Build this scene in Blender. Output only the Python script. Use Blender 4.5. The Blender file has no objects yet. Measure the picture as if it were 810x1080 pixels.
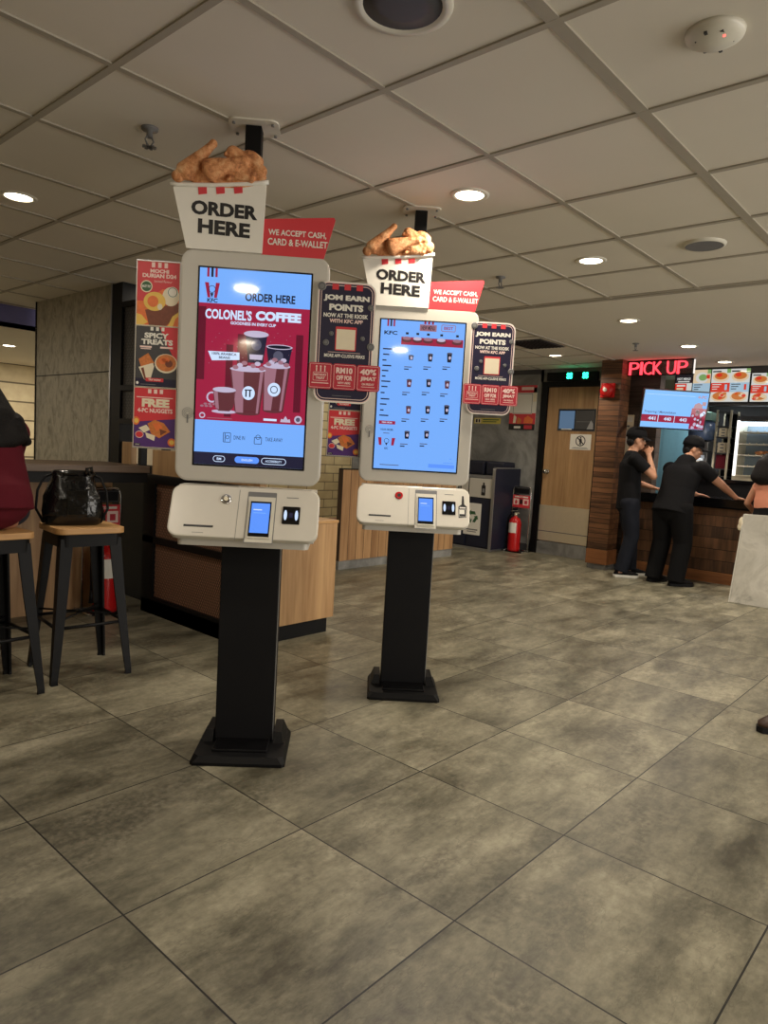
import bpy, bmesh, math, random
from mathutils import Vector, Matrix, Euler, noise as mnoise
random.seed(7)
scene = bpy.context.scene
COL = scene.collection
PI = math.pi
V = Vector

# ------------------------------------------------------------------ materials
def nt(name):
    m = bpy.data.materials.new(name); m.use_nodes = True
    t = m.node_tree; t.nodes.clear()
    out = t.nodes.new('ShaderNodeOutputMaterial')
    b = t.nodes.new('ShaderNodeBsdfPrincipled')
    t.links.new(b.outputs[0], out.inputs[0])
    return m, t, b

def lin(c):
    return tuple((x / 12.92 if x <= .04045 else ((x + .055) / 1.055) ** 2.4) for x in c)

def rgb(r, g, b):            # 0-255 srgb
    return lin((r / 255, g / 255, b / 255)) + (1,)

def N(t, typ, **kw):
    n = t.nodes.new(typ)
    for k, v in kw.items():
        if k.startswith('i_'):
            n.inputs[k[2:].replace('_', ' ')].default_value = v
        else: setattr(n, k, v)
    return n

def plain(name, col, rough=.5, metal=0, noise=.06, scale=25, bump=0, spec=.5):
    """solid colour with a slight procedural mottling"""
    m, t, b = nt(name)
    tc = N(t, 'ShaderNodeTexCoord'); nz = N(t, 'ShaderNodeTexNoise'); nz.inputs['Scale'].default_value = scale
    nz.inputs['Detail'].default_value = 3
    t.links.new(tc.outputs['Object'], nz.inputs['Vector'])
    mx = N(t, 'ShaderNodeMix', data_type='RGBA')
    mx.inputs[6].default_value = tuple(c * (1 - noise) for c in col[:3]) + (1,)
    mx.inputs[7].default_value = tuple(min(1, c * (1 + noise)) for c in col[:3]) + (1,)
    t.links.new(nz.outputs['Fac'], mx.inputs[0]); t.links.new(mx.outputs[2], b.inputs['Base Color'])
    b.inputs['Roughness'].default_value = rough; b.inputs['Metallic'].default_value = metal
    b.inputs['Specular IOR Level'].default_value = spec
    if bump:
        bp = N(t, 'ShaderNodeBump'); bp.inputs['Strength'].default_value = bump; bp.inputs['Distance'].default_value = .01
        t.links.new(nz.outputs['Fac'], bp.inputs['Height']); t.links.new(bp.outputs[0], b.inputs['Normal'])
    return m

def emit(name, col, s=1.0, rough=.05):
    m, t, b = nt(name)
    b.inputs['Base Color'].default_value = (.01, .01, .01, 1)
    b.inputs['Roughness'].default_value = rough
    b.inputs['Specular IOR Level'].default_value = .5; b.inputs['Emission Color'].default_value = col; b.inputs['Emission Strength'].default_value = s * .885
    return m

def wood(name, c1, c2, axis='Z', stretch=14, rough=.45, scale=9, plank=None, plank_axis='Z', gap=(.02, .015, .01, 1)):
    m, t, b = nt(name)
    tc = N(t, 'ShaderNodeTexCoord'); mp = N(t, 'ShaderNodeMapping')
    sc = [scale] * 3; sc['XYZ'.index(axis)] = scale / stretch
    mp.inputs['Scale'].default_value = sc
    t.links.new(tc.outputs['Object'], mp.inputs['Vector'])
    nz = N(t, 'ShaderNodeTexNoise'); nz.inputs['Scale'].default_value = 1.6; nz.inputs['Detail'].default_value = 6
    nz.inputs['Distortion'].default_value = .4
    n2 = N(t, 'ShaderNodeTexNoise'); n2.inputs['Scale'].default_value = 7; n2.inputs['Detail'].default_value = 3
    t.links.new(mp.outputs[0], nz.inputs['Vector']); t.links.new(mp.outputs[0], n2.inputs['Vector'])
    ad = N(t, 'ShaderNodeMath', operation='MULTIPLY_ADD'); ad.inputs[1].default_value = .5
    t.links.new(n2.outputs['Fac'], ad.inputs[0]); t.links.new(nz.outputs['Fac'], ad.inputs[2])
    rp = N(t, 'ShaderNodeValToRGB'); rp.color_ramp.elements[0].position = .52; rp.color_ramp.elements[1].position = .98
    rp.color_ramp.elements[0].color = c2; rp.color_ramp.elements[1].color = c1
    src = ad.outputs[0]
    if plank:
        sx = N(t, 'ShaderNodeSeparateXYZ'); t.links.new(tc.outputs['Object'], sx.inputs[0])
        dv = N(t, 'ShaderNodeMath', operation='DIVIDE'); dv.inputs[1].default_value = plank
        t.links.new(sx.outputs[plank_axis], dv.inputs[0])
        fl = N(t, 'ShaderNodeMath', operation='FLOOR'); t.links.new(dv.outputs[0], fl.inputs[0])
        wn = N(t, 'ShaderNodeTexWhiteNoise', noise_dimensions='1D'); t.links.new(fl.outputs[0], wn.inputs['W'])
        pa = N(t, 'ShaderNodeMath', operation='MULTIPLY_ADD'); pa.inputs[1].default_value = .30
        t.links.new(wn.outputs['Value'], pa.inputs[0])
        sb = N(t, 'ShaderNodeMath', operation='SUBTRACT'); sb.inputs[1].default_value = .15
        t.links.new(src, sb.inputs[0]); t.links.new(sb.outputs[0], pa.inputs[2]); src = pa.outputs[0]
        # shift the grain per plank
        cb = N(t, 'ShaderNodeCombineXYZ'); ml = N(t, 'ShaderNodeMath', operation='MULTIPLY'); ml.inputs[1].default_value = 37
        t.links.new(wn.outputs['Value'], ml.inputs[0])
        for k in range(3): t.links.new(ml.outputs[0], cb.inputs[k])
        t.links.new(cb.outputs[0], mp.inputs['Location'])
    t.links.new(src, rp.inputs[0])
    if plank:
        fr = N(t, 'ShaderNodeMath', operation='FRACT'); t.links.new(dv.outputs[0], fr.inputs[0])
        lt = N(t, 'ShaderNodeMath', operation='LESS_THAN'); lt.inputs[1].default_value = .006 / plank
        t.links.new(fr.outputs[0], lt.inputs[0])
        mx = N(t, 'ShaderNodeMix', data_type='RGBA'); mx.inputs[7].default_value = gap
        t.links.new(lt.outputs[0], mx.inputs[0]); t.links.new(rp.outputs[0], mx.inputs[6]); t.links.new(mx.outputs[2], b.inputs['Base Color'])
    else: t.links.new(rp.outputs[0], b.inputs['Base Color'])
    b.inputs['Roughness'].default_value = rough
    return m

def clouds(name, cols, scale=2.0, detail=8, rough=.6, stretch=(1, 1, 1), bump=0, dist=.6, spec=.5):
    """marbled stone: noise through a colour ramp"""
    m, t, b = nt(name)
    tc = N(t, 'ShaderNodeTexCoord'); mp = N(t, 'ShaderNodeMapping'); mp.inputs['Scale'].default_value = stretch
    t.links.new(tc.outputs['Object'], mp.inputs['Vector'])
    nz = N(t, 'ShaderNodeTexNoise'); nz.inputs['Scale'].default_value = scale; nz.inputs['Detail'].default_value = detail
    nz.inputs['Roughness'].default_value = .62; nz.inputs['Distortion'].default_value = dist
    t.links.new(mp.outputs[0], nz.inputs['Vector'])
    rp = N(t, 'ShaderNodeValToRGB'); e = rp.color_ramp.elements
    ps = [.3 + .42 * i / (len(cols) - 1) for i in range(len(cols))]
    e[0].position, e[0].color = ps[0], cols[0]; e[1].position, e[1].color = ps[-1], cols[-1]
    for p, c in list(zip(ps, cols))[1:-1]:
        x = e.new(p); x.color = c
    t.links.new(nz.outputs['Fac'], rp.inputs[0]); t.links.new(rp.outputs[0], b.inputs['Base Color'])
    b.inputs['Roughness'].default_value = rough; b.inputs['Specular IOR Level'].default_value = spec
    if bump:
        bp = N(t, 'ShaderNodeBump'); bp.inputs['Strength'].default_value = bump; bp.inputs['Distance'].default_value = .01
        t.links.new(nz.outputs['Fac'], bp.inputs['Height']); t.links.new(bp.outputs[0], b.inputs['Normal'])
    return m

def floor_mat():
    m, t, b = nt('floor_tiles')
    L = t.links.new
    tc = N(t, 'ShaderNodeTexCoord'); sx = N(t, 'ShaderNodeSeparateXYZ'); L(tc.outputs['Object'], sx.inputs[0])
    fl, fr = [], []
    for ax, off in (('X', 2.053), ('Y', .963)):
        a = N(t, 'ShaderNodeMath', operation='SUBTRACT'); a.inputs[1].default_value = off - 12.0; L(sx.outputs[ax], a.inputs[0])
        d = N(t, 'ShaderNodeMath', operation='DIVIDE'); d.inputs[1].default_value = .6; L(a.outputs[0], d.inputs[0])
        f = N(t, 'ShaderNodeMath', operation='FLOOR'); L(d.outputs[0], f.inputs[0]); fl.append(f)
        g = N(t, 'ShaderNodeMath', operation='FRACT'); L(d.outputs[0], g.inputs[0])
        h = N(t, 'ShaderNodeMath', operation='SUBTRACT'); h.inputs[1].default_value = .5; L(g.outputs[0], h.inputs[0])
        ab = N(t, 'ShaderNodeMath', operation='ABSOLUTE'); L(h.outputs[0], ab.inputs[0])
        gt = N(t, 'ShaderNodeMath', operation='GREATER_THAN'); gt.inputs[1].default_value = .5 - .0024 / .6; L(ab.outputs[0], gt.inputs[0])
        fr.append(gt)
    line = N(t, 'ShaderNodeMath', operation='MAXIMUM'); L(fr[0].outputs[0], line.inputs[0]); L(fr[1].outputs[0], line.inputs[1])
    cb = N(t, 'ShaderNodeCombineXYZ'); L(fl[0].outputs[0], cb.inputs[0]); L(fl[1].outputs[0], cb.inputs[1])
    wn = N(t, 'ShaderNodeTexWhiteNoise', noise_dimensions='3D'); L(cb.outputs[0], wn.inputs['Vector'])
    sc = N(t, 'ShaderNodeVectorMath', operation='SCALE'); sc.inputs[3].default_value = 9; L(wn.outputs['Color'], sc.inputs[0])
    mp = N(t, 'ShaderNodeMapping'); mp.inputs['Rotation'].default_value = (0, 0, math.radians(-12)); mp.inputs['Scale'].default_value = (1.5, 3.4, 1)
    L(tc.outputs['Object'], mp.inputs['Vector'])
    ad = N(t, 'ShaderNodeVectorMath', operation='ADD'); L(mp.outputs[0], ad.inputs[0]); L(sc.outputs[0], ad.inputs[1])
    n1 = N(t, 'ShaderNodeTexNoise'); n1.inputs['Scale'].default_value = 1.5; n1.inputs['Detail'].default_value = 12; n1.inputs['Roughness'].default_value = .72; n1.inputs['Distortion'].default_value = .15
    L(ad.outputs[0], n1.inputs['Vector'])
    rp = N(t, 'ShaderNodeValToRGB'); e = rp.color_ramp.elements
    e[0].position, e[0].color = .33, FLOOR_D; e[1].position, e[1].color = .68, FLOOR_L
    x = e.new(.45); x.color = FLOOR_M; x = e.new(.53); x.color = FLOOR_M2
    L(n1.outputs['Fac'], rp.inputs[0])
    # fine speckle and worn patches
    n2 = N(t, 'ShaderNodeTexNoise'); n2.inputs['Scale'].default_value = 30; n2.inputs['Detail'].default_value = 5; n2.inputs['Roughness'].default_value = .7
    L(tc.outputs['Object'], n2.inputs['Vector'])
    mx = N(t, 'ShaderNodeMix', data_type='RGBA', blend_type='OVERLAY'); mx.inputs[0].default_value = .5
    # dark weathered bands with a ridged, crackled edge
    nr = N(t, 'ShaderNodeTexNoise', noise_type='RIDGED_MULTIFRACTAL'); nr.inputs['Scale'].default_value = .95; nr.inputs['Detail'].default_value = 8; nr.inputs['Roughness'].default_value = .6
    L(ad.outputs[0], nr.inputs['Vector'])
    n3 = N(t, 'ShaderNodeTexNoise'); n3.inputs['Scale'].default_value = 1.1; n3.inputs['Detail'].default_value = 9; n3.inputs['Roughness'].default_value = .62; L(ad.outputs[0], n3.inputs['Vector'])
    m3 = N(t, 'ShaderNodeMapRange'); m3.inputs[1].default_value = .50; m3.inputs[2].default_value = .62; L(n3.outputs['Fac'], m3.inputs[0])
    mr3 = N(t, 'ShaderNodeMapRange'); mr3.inputs[1].default_value = .55; mr3.inputs[2].default_value = 1.25; L(nr.outputs['Fac'], mr3.inputs[0])
    mm = N(t, 'ShaderNodeMath', operation='MULTIPLY'); L(m3.outputs[0], mm.inputs[0]); mm.inputs[1].default_value = 1.0
    n4 = N(t, 'ShaderNodeTexNoise'); n4.inputs['Scale'].default_value = 48; n4.inputs['Detail'].default_value = 7; L(tc.outputs['Object'], n4.inputs['Vector'])
    m4 = N(t, 'ShaderNodeMapRange'); m4.inputs[1].default_value = .38; m4.inputs[2].default_value = .62; m4.inputs[3].default_value = .3; m4.inputs[4].default_value = 1.0; L(n4.outputs['Fac'], m4.inputs[0])
    mm2 = N(t, 'ShaderNodeMath', operation='MULTIPLY'); L(mm.outputs[0], mm2.inputs[0]); L(m4.outputs[0], mm2.inputs[1])
    mm3 = N(t, 'ShaderNodeMath', operation='MULTIPLY'); mm3.inputs[1].default_value = .62; L(mm2.outputs[0], mm3.inputs[0])
    md = N(t, 'ShaderNodeMix', data_type='RGBA'); md.inputs[7].default_value = rgb(62, 58, 46); L(mm3.outputs[0], md.inputs[0]); L(rp.outputs[0], md.inputs[6])
    # hairline veins
    nv = N(t, 'ShaderNodeTexNoise'); nv.inputs['Scale'].default_value = 2.1; nv.inputs['Detail'].default_value = 6; nv.inputs['Roughness'].default_value = .6; L(ad.outputs[0], nv.inputs['Vector'])
    v1 = N(t, 'ShaderNodeMath', operation='SUBTRACT'); v1.inputs[1].default_value = .5; L(nv.outputs['Fac'], v1.inputs[0])
    v2 = N(t, 'ShaderNodeMath', operation='ABSOLUTE'); L(v1.outputs[0], v2.inputs[0])
    v3 = N(t, 'ShaderNodeMapRange'); v3.inputs[1].default_value = 0; v3.inputs[2].default_value = .012; v3.inputs[3].default_value = .5; v3.inputs[4].default_value = 0; L(v2.outputs[0], v3.inputs[0])
    v4 = N(t, 'ShaderNodeMath', operation='MULTIPLY'); L(v3.outputs[0], v4.inputs[0]); L(n2.outputs['Fac'], v4.inputs[1])
    mv = N(t, 'ShaderNodeMix', data_type='RGBA'); mv.inputs[7].default_value = rgb(52, 48, 38); L(v4.outputs[0], mv.inputs[0]); L(md.outputs[2], mv.inputs[6])
    L(mv.outputs[2], mx.inputs[6]); L(n2.outputs['Fac'], mx.inputs[7])
    # per tile tone
    hs = N(t, 'ShaderNodeHueSaturation'); mr = N(t, 'ShaderNodeMapRange'); mr.inputs[3].default_value = .84; mr.inputs[4].default_value = 1.12
    L(wn.outputs['Value'], mr.inputs[0]); L(mr.outputs[0], hs.inputs['Value']); L(mx.outputs[2], hs.inputs['Color'])
    m2 = N(t, 'ShaderNodeMix', data_type='RGBA'); m2.inputs[7].default_value = (.012, .011, .009, 1)
    L(line.outputs[0], m2.inputs[0]); L(hs.outputs[0], m2.inputs[6]); L(m2.outputs[2], b.inputs['Base Color'])
    r2 = N(t, 'ShaderNodeMapRange'); r2.inputs[1].default_value = .3; r2.inputs[2].default_value = .7; r2.inputs[3].default_value = .34; r2.inputs[4].default_value = .5
    L(n1.outputs['Fac'], r2.inputs[0]); L(r2.outputs[0], b.inputs['Roughness'])
    bp = N(t, 'ShaderNodeBump'); bp.inputs['Strength'].default_value = .12; bp.inputs['Distance'].default_value = .004
    L(n1.outputs['Fac'], bp.inputs['Height']); L(bp.outputs[0], b.inputs['Normal'])
    b.inputs['Specular IOR Level'].default_value = .45
    return m

def brick_mat(name, c1, c2, gap, w, h, axis='X', offset=.5, mortar=.006, rough=.7):
    m, t, b = nt(name); L = t.links.new
    tc = N(t, 'ShaderNodeTexCoord'); sx = N(t, 'ShaderNodeSeparateXYZ'); L(tc.outputs['Object'], sx.inputs[0])
    cb = N(t, 'ShaderNodeCombineXYZ'); L(sx.outputs[axis], cb.inputs[0]); L(sx.outputs['Z'], cb.inputs[1])
    br = N(t, 'ShaderNodeTexBrick'); br.offset = offset; L(cb.outputs[0], br.inputs['Vector'])
    br.inputs['Scale'].default_value = 1; br.inputs['Mortar Size'].default_value = mortar
    br.inputs['Brick Width'].default_value = w; br.inputs['Row Height'].default_value = h
    br.inputs['Color1'].default_value = c1; br.inputs['Color2'].default_value = c2; br.inputs['Mortar'].default_value = gap
    nz = N(t, 'ShaderNodeTexNoise'); nz.inputs['Scale'].default_value = 6; nz.inputs['Detail'].default_value = 6; L(tc.outputs['Object'], nz.inputs['Vector'])
    mx = N(t, 'ShaderNodeMix', data_type='RGBA', blend_type='OVERLAY'); mx.inputs[0].default_value = .4
    L(br.outputs['Color'], mx.inputs[6]); L(nz.outputs['Fac'], mx.inputs[7]); L(mx.outputs[2], b.inputs['Base Color'])
    b.inputs['Roughness'].default_value = rough
    return m

def mesh_mat(name, c_wire, c_back, cell=.022):
    """expanded-metal diamond mesh over a backing board"""
    m, t, b = nt(name); L = t.links.new
    tc = N(t, 'ShaderNodeTexCoord'); sx = N(t, 'ShaderNodeSeparateXYZ'); L(tc.outputs['Object'], sx.inputs[0])
    ms = []
    for sg in (1, -1):
        ad = N(t, 'ShaderNodeMath', operation='MULTIPLY_ADD'); ad.inputs[1].default_value = sg * 1.9
        L(sx.outputs['Y'], ad.inputs[0]); L(sx.outputs['Z'], ad.inputs[2])
        d = N(t, 'ShaderNodeMath', operation='DIVIDE'); d.inputs[1].default_value = cell * 1.6; L(ad.outputs[0], d.inputs[0])
        f = N(t, 'ShaderNodeMath', operation='FRACT'); L(d.outputs[0], f.inputs[0])
        l = N(t, 'ShaderNodeMath', operation='LESS_THAN'); l.inputs[1].default_value = .3; L(f.outputs[0], l.inputs[0]); ms.append(l)
    mxm = N(t, 'ShaderNodeMath', operation='MAXIMUM'); L(ms[0].outputs[0], mxm.inputs[0]); L(ms[1].outputs[0], mxm.inputs[1])
    mx = N(t, 'ShaderNodeMix', data_type='RGBA'); mx.inputs[6].default_value = c_back; mx.inputs[7].default_value = c_wire
    L(mxm.outputs[0], mx.inputs[0]); L(mx.outputs[2], b.inputs['Base Color'])
    bp = N(t, 'ShaderNodeBump'); bp.inputs['Strength'].default_value = .6; bp.inputs['Distance'].default_value = .006
    L(mxm.outputs[0], bp.inputs['Height']); L(bp.outputs[0], b.inputs['Normal'])
    b.inputs['Roughness'].default_value = .55
    return m

FLOOR_D = rgb(78, 74, 60); FLOOR_M = rgb(116, 112, 94); FLOOR_M2 = rgb(136, 131, 111); FLOOR_L = rgb(166, 160, 138)
M = {}
M['floor'] = floor_mat()
M['ceil'] = plain('ceiling_tile', rgb(226, 220, 207), .9, noise=.04, scale=3)
M['ceilbar'] = plain('ceiling_tbar', rgb(172, 165, 151), .7, noise=.04)
M['plaster'] = plain('ceiling_plaster', rgb(226, 220, 207), .9, noise=.03, scale=2)
M['lavender'] = plain('soffit_lavender', rgb(120, 120, 175), .8)  # even lavender tone on the soffit face
M['wallgrey'] = clouds('grey_stone_wall', [rgb(92, 92, 90), rgb(122, 122, 119), rgb(148, 148, 144), rgb(110, 110, 108)], 2.2, rough=.65)
M['stonecol'] = clouds('beige_grey_stone', [rgb(134, 128, 110), rgb(166, 160, 142), rgb(190, 184, 164), rgb(156, 150, 132)], 11, detail=9, rough=.6, stretch=(1, 1, .6), dist=1.4)
M['cream'] = brick_mat('cream_brick', rgb(205, 190, 150), rgb(188, 172, 132), rgb(120, 108, 84), .26, .085)
M['creamplank'] = brick_mat('cream_plank', rgb(205, 192, 158), rgb(192, 178, 144), rgb(105, 95, 74), 3.0, .27, mortar=.012)
M['creambig'] = brick_mat('cream_brick_near', rgb(210, 194, 150), rgb(195, 178, 136), rgb(120, 108, 84), .3, .11)
M['paint'] = plain('beige_wall_paint', rgb(176, 164, 142), .8)
M['black'] = plain('black_powder_coat', rgb(12, 12, 14), .5, spec=.22)
M['blackmat'] = plain('matt_black', rgb(14, 14, 17), .6, spec=.25)
M['blackgloss'] = plain('gloss_black', rgb(14, 14, 16), .16)
M['navy'] = plain('navy_laminate', rgb(28, 32, 50), .45)
M['oak'] = wood('oak_laminate', rgb(196, 158, 112), rgb(158, 120, 80), 'Z', 16)
M['oakplank'] = wood('oak_planks', rgb(192, 152, 108), rgb(150, 112, 76), 'Z', 16, plank=.115, plank_axis='X', gap=rgb(70, 48, 30))
M['dooroak'] = wood('door_oak', rgb(188, 152, 108), rgb(152, 116, 78), 'Z', 16)
M['walnut'] = wood('walnut_planks', rgb(128, 88, 58), rgb(64, 42, 28), 'Y', 12, plank=.058, plank_axis='Z', gap=rgb(30, 20, 14))
M['walnutfront'] = wood('walnut_counter', rgb(112, 78, 52), rgb(60, 42, 30), 'Z', 14, plank=.12, plank_axis='Z', gap=rgb(24, 16, 12))
M['darkplank'] = wood('dark_panel', rgb(96, 84, 76), rgb(56, 48, 44), 'Y', 8, plank=.17, plank_axis='Z', gap=rgb(22, 18, 16))
M['skirtwood'] = wood('orange_skirting', rgb(150, 98, 58), rgb(112, 70, 40), 'Y', 12)
M['pale_seat'] = wood('pale_seat_wood', rgb(214, 172, 116), rgb(180, 134, 84), 'X', 12)
M['bartop'] = wood('bar_top_wood', rgb(112, 92, 74), rgb(78, 62, 50), 'X', 12)
M['mesh'] = mesh_mat('diamond_mesh', rgb(30, 27, 26), rgb(160, 116, 90))
M['meshdark'] = mesh_mat('diamond_mesh_dark', rgb(26, 25, 26), rgb(92, 88, 82), .026)
M['steel'] = plain('brushed_steel', rgb(222, 214, 190), .38, .6)
M['chrome'] = plain('chrome', rgb(210, 210, 212), .14, 1)
M['alu'] = plain('aluminium_edge', rgb(176, 178, 182), .35, .8)
M['white'] = plain('white_plastic', rgb(222, 218, 204), .38, noise=.02)
M['white2'] = plain('white_print', rgb(235, 232, 222), .5, noise=.02)
M['shell'] = plain('kiosk_shell_white', rgb(198, 194, 184), .36, noise=.02)
M['shelltop'] = plain('kiosk_console_white', rgb(224, 219, 206), .26, noise=.03)
M['grey'] = plain('grey_plastic', rgb(120, 120, 120), .5)
M['midgrey'] = plain('dark_grey', rgb(66, 66, 68), .5)
M['red'] = plain('red_print', rgb(212, 58, 66), .45, noise=.03)
M['reddeep'] = plain('deep_red_print', rgb(190, 46, 64), .4, noise=.03)
M['redgloss'] = plain('red_enamel', rgb(190, 26, 28), .25)
M['navyprint'] = plain('navy_print', rgb(30, 26, 56), .4, noise=.03)
M['ink'] = plain('black_ink', rgb(26, 24, 26), .5)
M['pinkprint'] = plain('pale_print', rgb(244, 214, 206), .5)
M['orange'] = plain('orange_print', rgb(232, 120, 62), .5, noise=.2, scale=60)
M['brown'] = plain('brown_print', rgb(122, 66, 46), .5, noise=.3, scale=80)
M['fried'] = plain('fried_print', rgb(206, 122, 62), .5, noise=.35, scale=130)
M['yellow'] = plain('yellow_print', rgb(238, 196, 92), .5, noise=.12, scale=40)
M['creamp'] = plain('cream_print', rgb(236, 224, 196), .5, noise=.08)
M['purple'] = plain('purple_print', rgb(84, 48, 118), .5, noise=.08)
M['greenp'] = plain('green_print', rgb(58, 98, 62), .5)
M['yellowsign'] = plain('yellow_sign', rgb(206, 190, 88), .5)
M['lampshade'] = emit('downlight_lens', (1, .88, .62, 1), 8)
M['hotblack'] = plain('black_glass', rgb(10, 10, 14), .08)
M['skin'] = plain('skin', rgb(190, 140, 112), .55, noise=.05)
M['hair'] = plain('black_hair', rgb(14, 10, 10), .7, noise=.3, scale=90, bump=.4, spec=.3)
M['tee'] = plain('black_cotton', rgb(15, 15, 18), .85, noise=.15, scale=9, bump=.5, spec=.2)
M['trouser'] = plain('black_trousers', rgb(12, 12, 14), .85, noise=.15, scale=7, bump=.5, spec=.2)
M['denim'] = plain('dark_denim', rgb(26, 29, 38), .85, noise=.3, scale=14, bump=.4, spec=.2)
M['maroon'] = plain('maroon_knit', rgb(92, 24, 36), .9, noise=.12, scale=8, bump=.5, spec=.2)
M['navycloth'] = plain('dark_navy_cloth', rgb(34, 36, 46), .9)
M['salmon'] = plain('salmon_cotton', rgb(226, 150, 122), .85)
M['rubber'] = plain('white_rubber', rgb(220, 218, 210), .6)
M['eye'] = plain('eye_dark', rgb(25, 18, 16), .2)
M['lip'] = plain('lip', rgb(160, 96, 86), .5)
M['marble'] = clouds('white_marble', [rgb(128, 126, 120), rgb(205, 202, 192), rgb(226, 223, 214), rgb(196, 192, 182)], 3.2, rough=.35, dist=.7)
M['leather'] = plain('black_patent', rgb(14, 14, 15), .16, noise=.2, scale=14, bump=.9)
M['shoebrown'] = plain('brown_leather', rgb(64, 44, 32), .5)

# ------------------------------------------------------------------ mesh builder
class B:
    def __init__(s):
        s.bm = bmesh.new(); s.mats = []
    def mi(s, m):
        if isinstance(m, str): m = M[m]
        if m not in s.mats: s.mats.append(m)
        return s.mats.index(m)
    def _new(s, verts, faces, mat, smooth=False):
        i = s.mi(mat); vs = [s.bm.verts.new(v) for v in verts]; r = []
        for f in faces:
            try: q = s.bm.faces.new([vs[k] for k in f])
            except ValueError: continue
            q.material_index = i; q.smooth = smooth; r.append(q)
        return vs, r
    def box(s, x0, x1, y0, y1, z0, z1, mat, bevel=0, mtx=None):
        x0, x1 = min(x0, x1), max(x0, x1); y0, y1 = min(y0, y1), max(y0, y1); z0, z1 = min(z0, z1), max(z0, z1)
        P = [V((x, y, z)) for x in (x0, x1) for y in (y0, y1) for z in (z0, z1)]
        if mtx is not None: P = [mtx @ p for p in P]
        F = [(0, 1, 3, 2), (4, 6, 7, 5), (0, 4, 5, 1), (2, 3, 7, 6), (0, 2, 6, 4), (1, 5, 7, 3)]
        vs, fs = s._new(P, F, mat)
        if bevel:
            ed = {e for f in fs for e in f.edges}
            bmesh.ops.bevel(s.bm, geom=list(ed), offset=bevel, segments=2, profile=.6, affect='EDGES', clamp_overlap=True)
        return s
    def prism(s, poly, y0, y1, mat, plane='XZ', bevel=0, smooth=False, mtx=None):
        """extrude a closed outline; plane XZ -> along y, XY -> along z, YZ -> along x"""
        def pt(a, b, c):
            p = {'XZ': (a, c, b), 'XY': (a, b, c), 'YZ': (c, a, b)}[plane]
            p = V(p); return mtx @ p if mtx is not None else p
        n = len(poly)
        P = [pt(a, b, y0) for a, b in poly] + [pt(a, b, y1) for a, b in poly]
        F = [tuple(range(n)), tuple(range(2 * n - 1, n - 1, -1))] + [(i, i + n, (i + 1) % n + n, (i + 1) % n) for i in range(n)]
        vs, fs = s._new(P, F, mat, smooth)
        bmesh.ops.recalc_face_normals(s.bm, faces=fs)
        for f in fs[:2]: f.smooth = False
        if bevel:
            ed = {e for f in fs[:2] for e in f.edges}
            bmesh.ops.bevel(s.bm, geom=list(ed), offset=bevel, segments=2, profile=.6, affect='EDGES', clamp_overlap=True)
        return s
    def loft(s, secs, mat, cap=True, smooth=True):
        n = len(secs[0]); P = [V(p) for sec in secs for p in sec]; F = []
        for i in range(len(secs) - 1):
            for j in range(n):
                k = (j + 1) % n; F.append((i * n + j, i * n + k, (i + 1) * n + k, (i + 1) * n + j))
        c = []
        if cap: c = [tuple(range(n - 1, -1, -1)), tuple(range((len(secs) - 1) * n, len(secs) * n))]
        vs, fs = s._new(P, F + c, mat, smooth)
        if cap:
            for f in fs[-2:]: f.smooth = False
        bmesh.ops.recalc_face_normals(s.bm, faces=fs)
        return s
    def lathe(s, prof, mat, n=24, c=(0, 0, 0), axis='Z', smooth=True, cap=True):
        secs = []
        for r, h in prof:
            ring = []
            for k in range(n):
                a = 2 * PI * k / n; x, y = r * math.cos(a), r * math.sin(a)
                q = {'Z': (x, y, h), 'Y': (x, h, y), 'X': (h, x, y)}[axis]
                ring.append(V(q) + V(c))
            secs.append(ring)
        return s.loft(secs, mat, cap, smooth)
    def tube(s, pts, r, mat, n=10, closed=False, smooth=True):
        pts = [V(p) for p in pts]; secs = []; m = len(pts); up = V((0, 0, 1))
        rr = r if isinstance(r, (list, tuple)) else [r] * m
        prev = None
        for i, p in enumerate(pts):
            if closed: d = pts[(i + 1) % m] - pts[i - 1]
            else: d = pts[min(i + 1, m - 1)] - pts[max(i - 1, 0)]
            d.normalize()
            if prev is None:
                a = d.cross(up)
                if a.length < .05: a = d.cross(V((1, 0, 0)))
            else: a = prev - d * prev.dot(d)
            a.normalize(); prev = a; b = d.cross(a)
            secs.append([p + (a * math.cos(2 * PI * k / n) + b * math.sin(2 * PI * k / n)) * rr[i] for k in range(n)])
        if closed: secs.append(secs[0]); return s.loft(secs, mat, False, smooth)
        return s.loft(secs, mat, True, smooth)
    def ell(s, c, r, mat, rot=None, nu=20, nv=12, smooth=True):
        P = []; F = []
        R = rot or Matrix.Identity(3)
        for i in range(nv + 1):
            th = PI * i / nv
            for j in range(nu):
                ph = 2 * PI * j / nu
                P.append(V(c) + R @ V((r[0] * math.sin(th) * math.cos(ph), r[1] * math.sin(th) * math.sin(ph), r[2] * math.cos(th))))
        for i in range(nv):
            for j in range(nu):
                k = (j + 1) % nu; F.append((i * nu + j, (i + 1) * nu + j, (i + 1) * nu + k, i * nu + k))
        vs, fs = s._new(P, F, mat, smooth)
        bmesh.ops.remove_doubles(s.bm, verts=vs, dist=1e-6)
        return s
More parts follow.
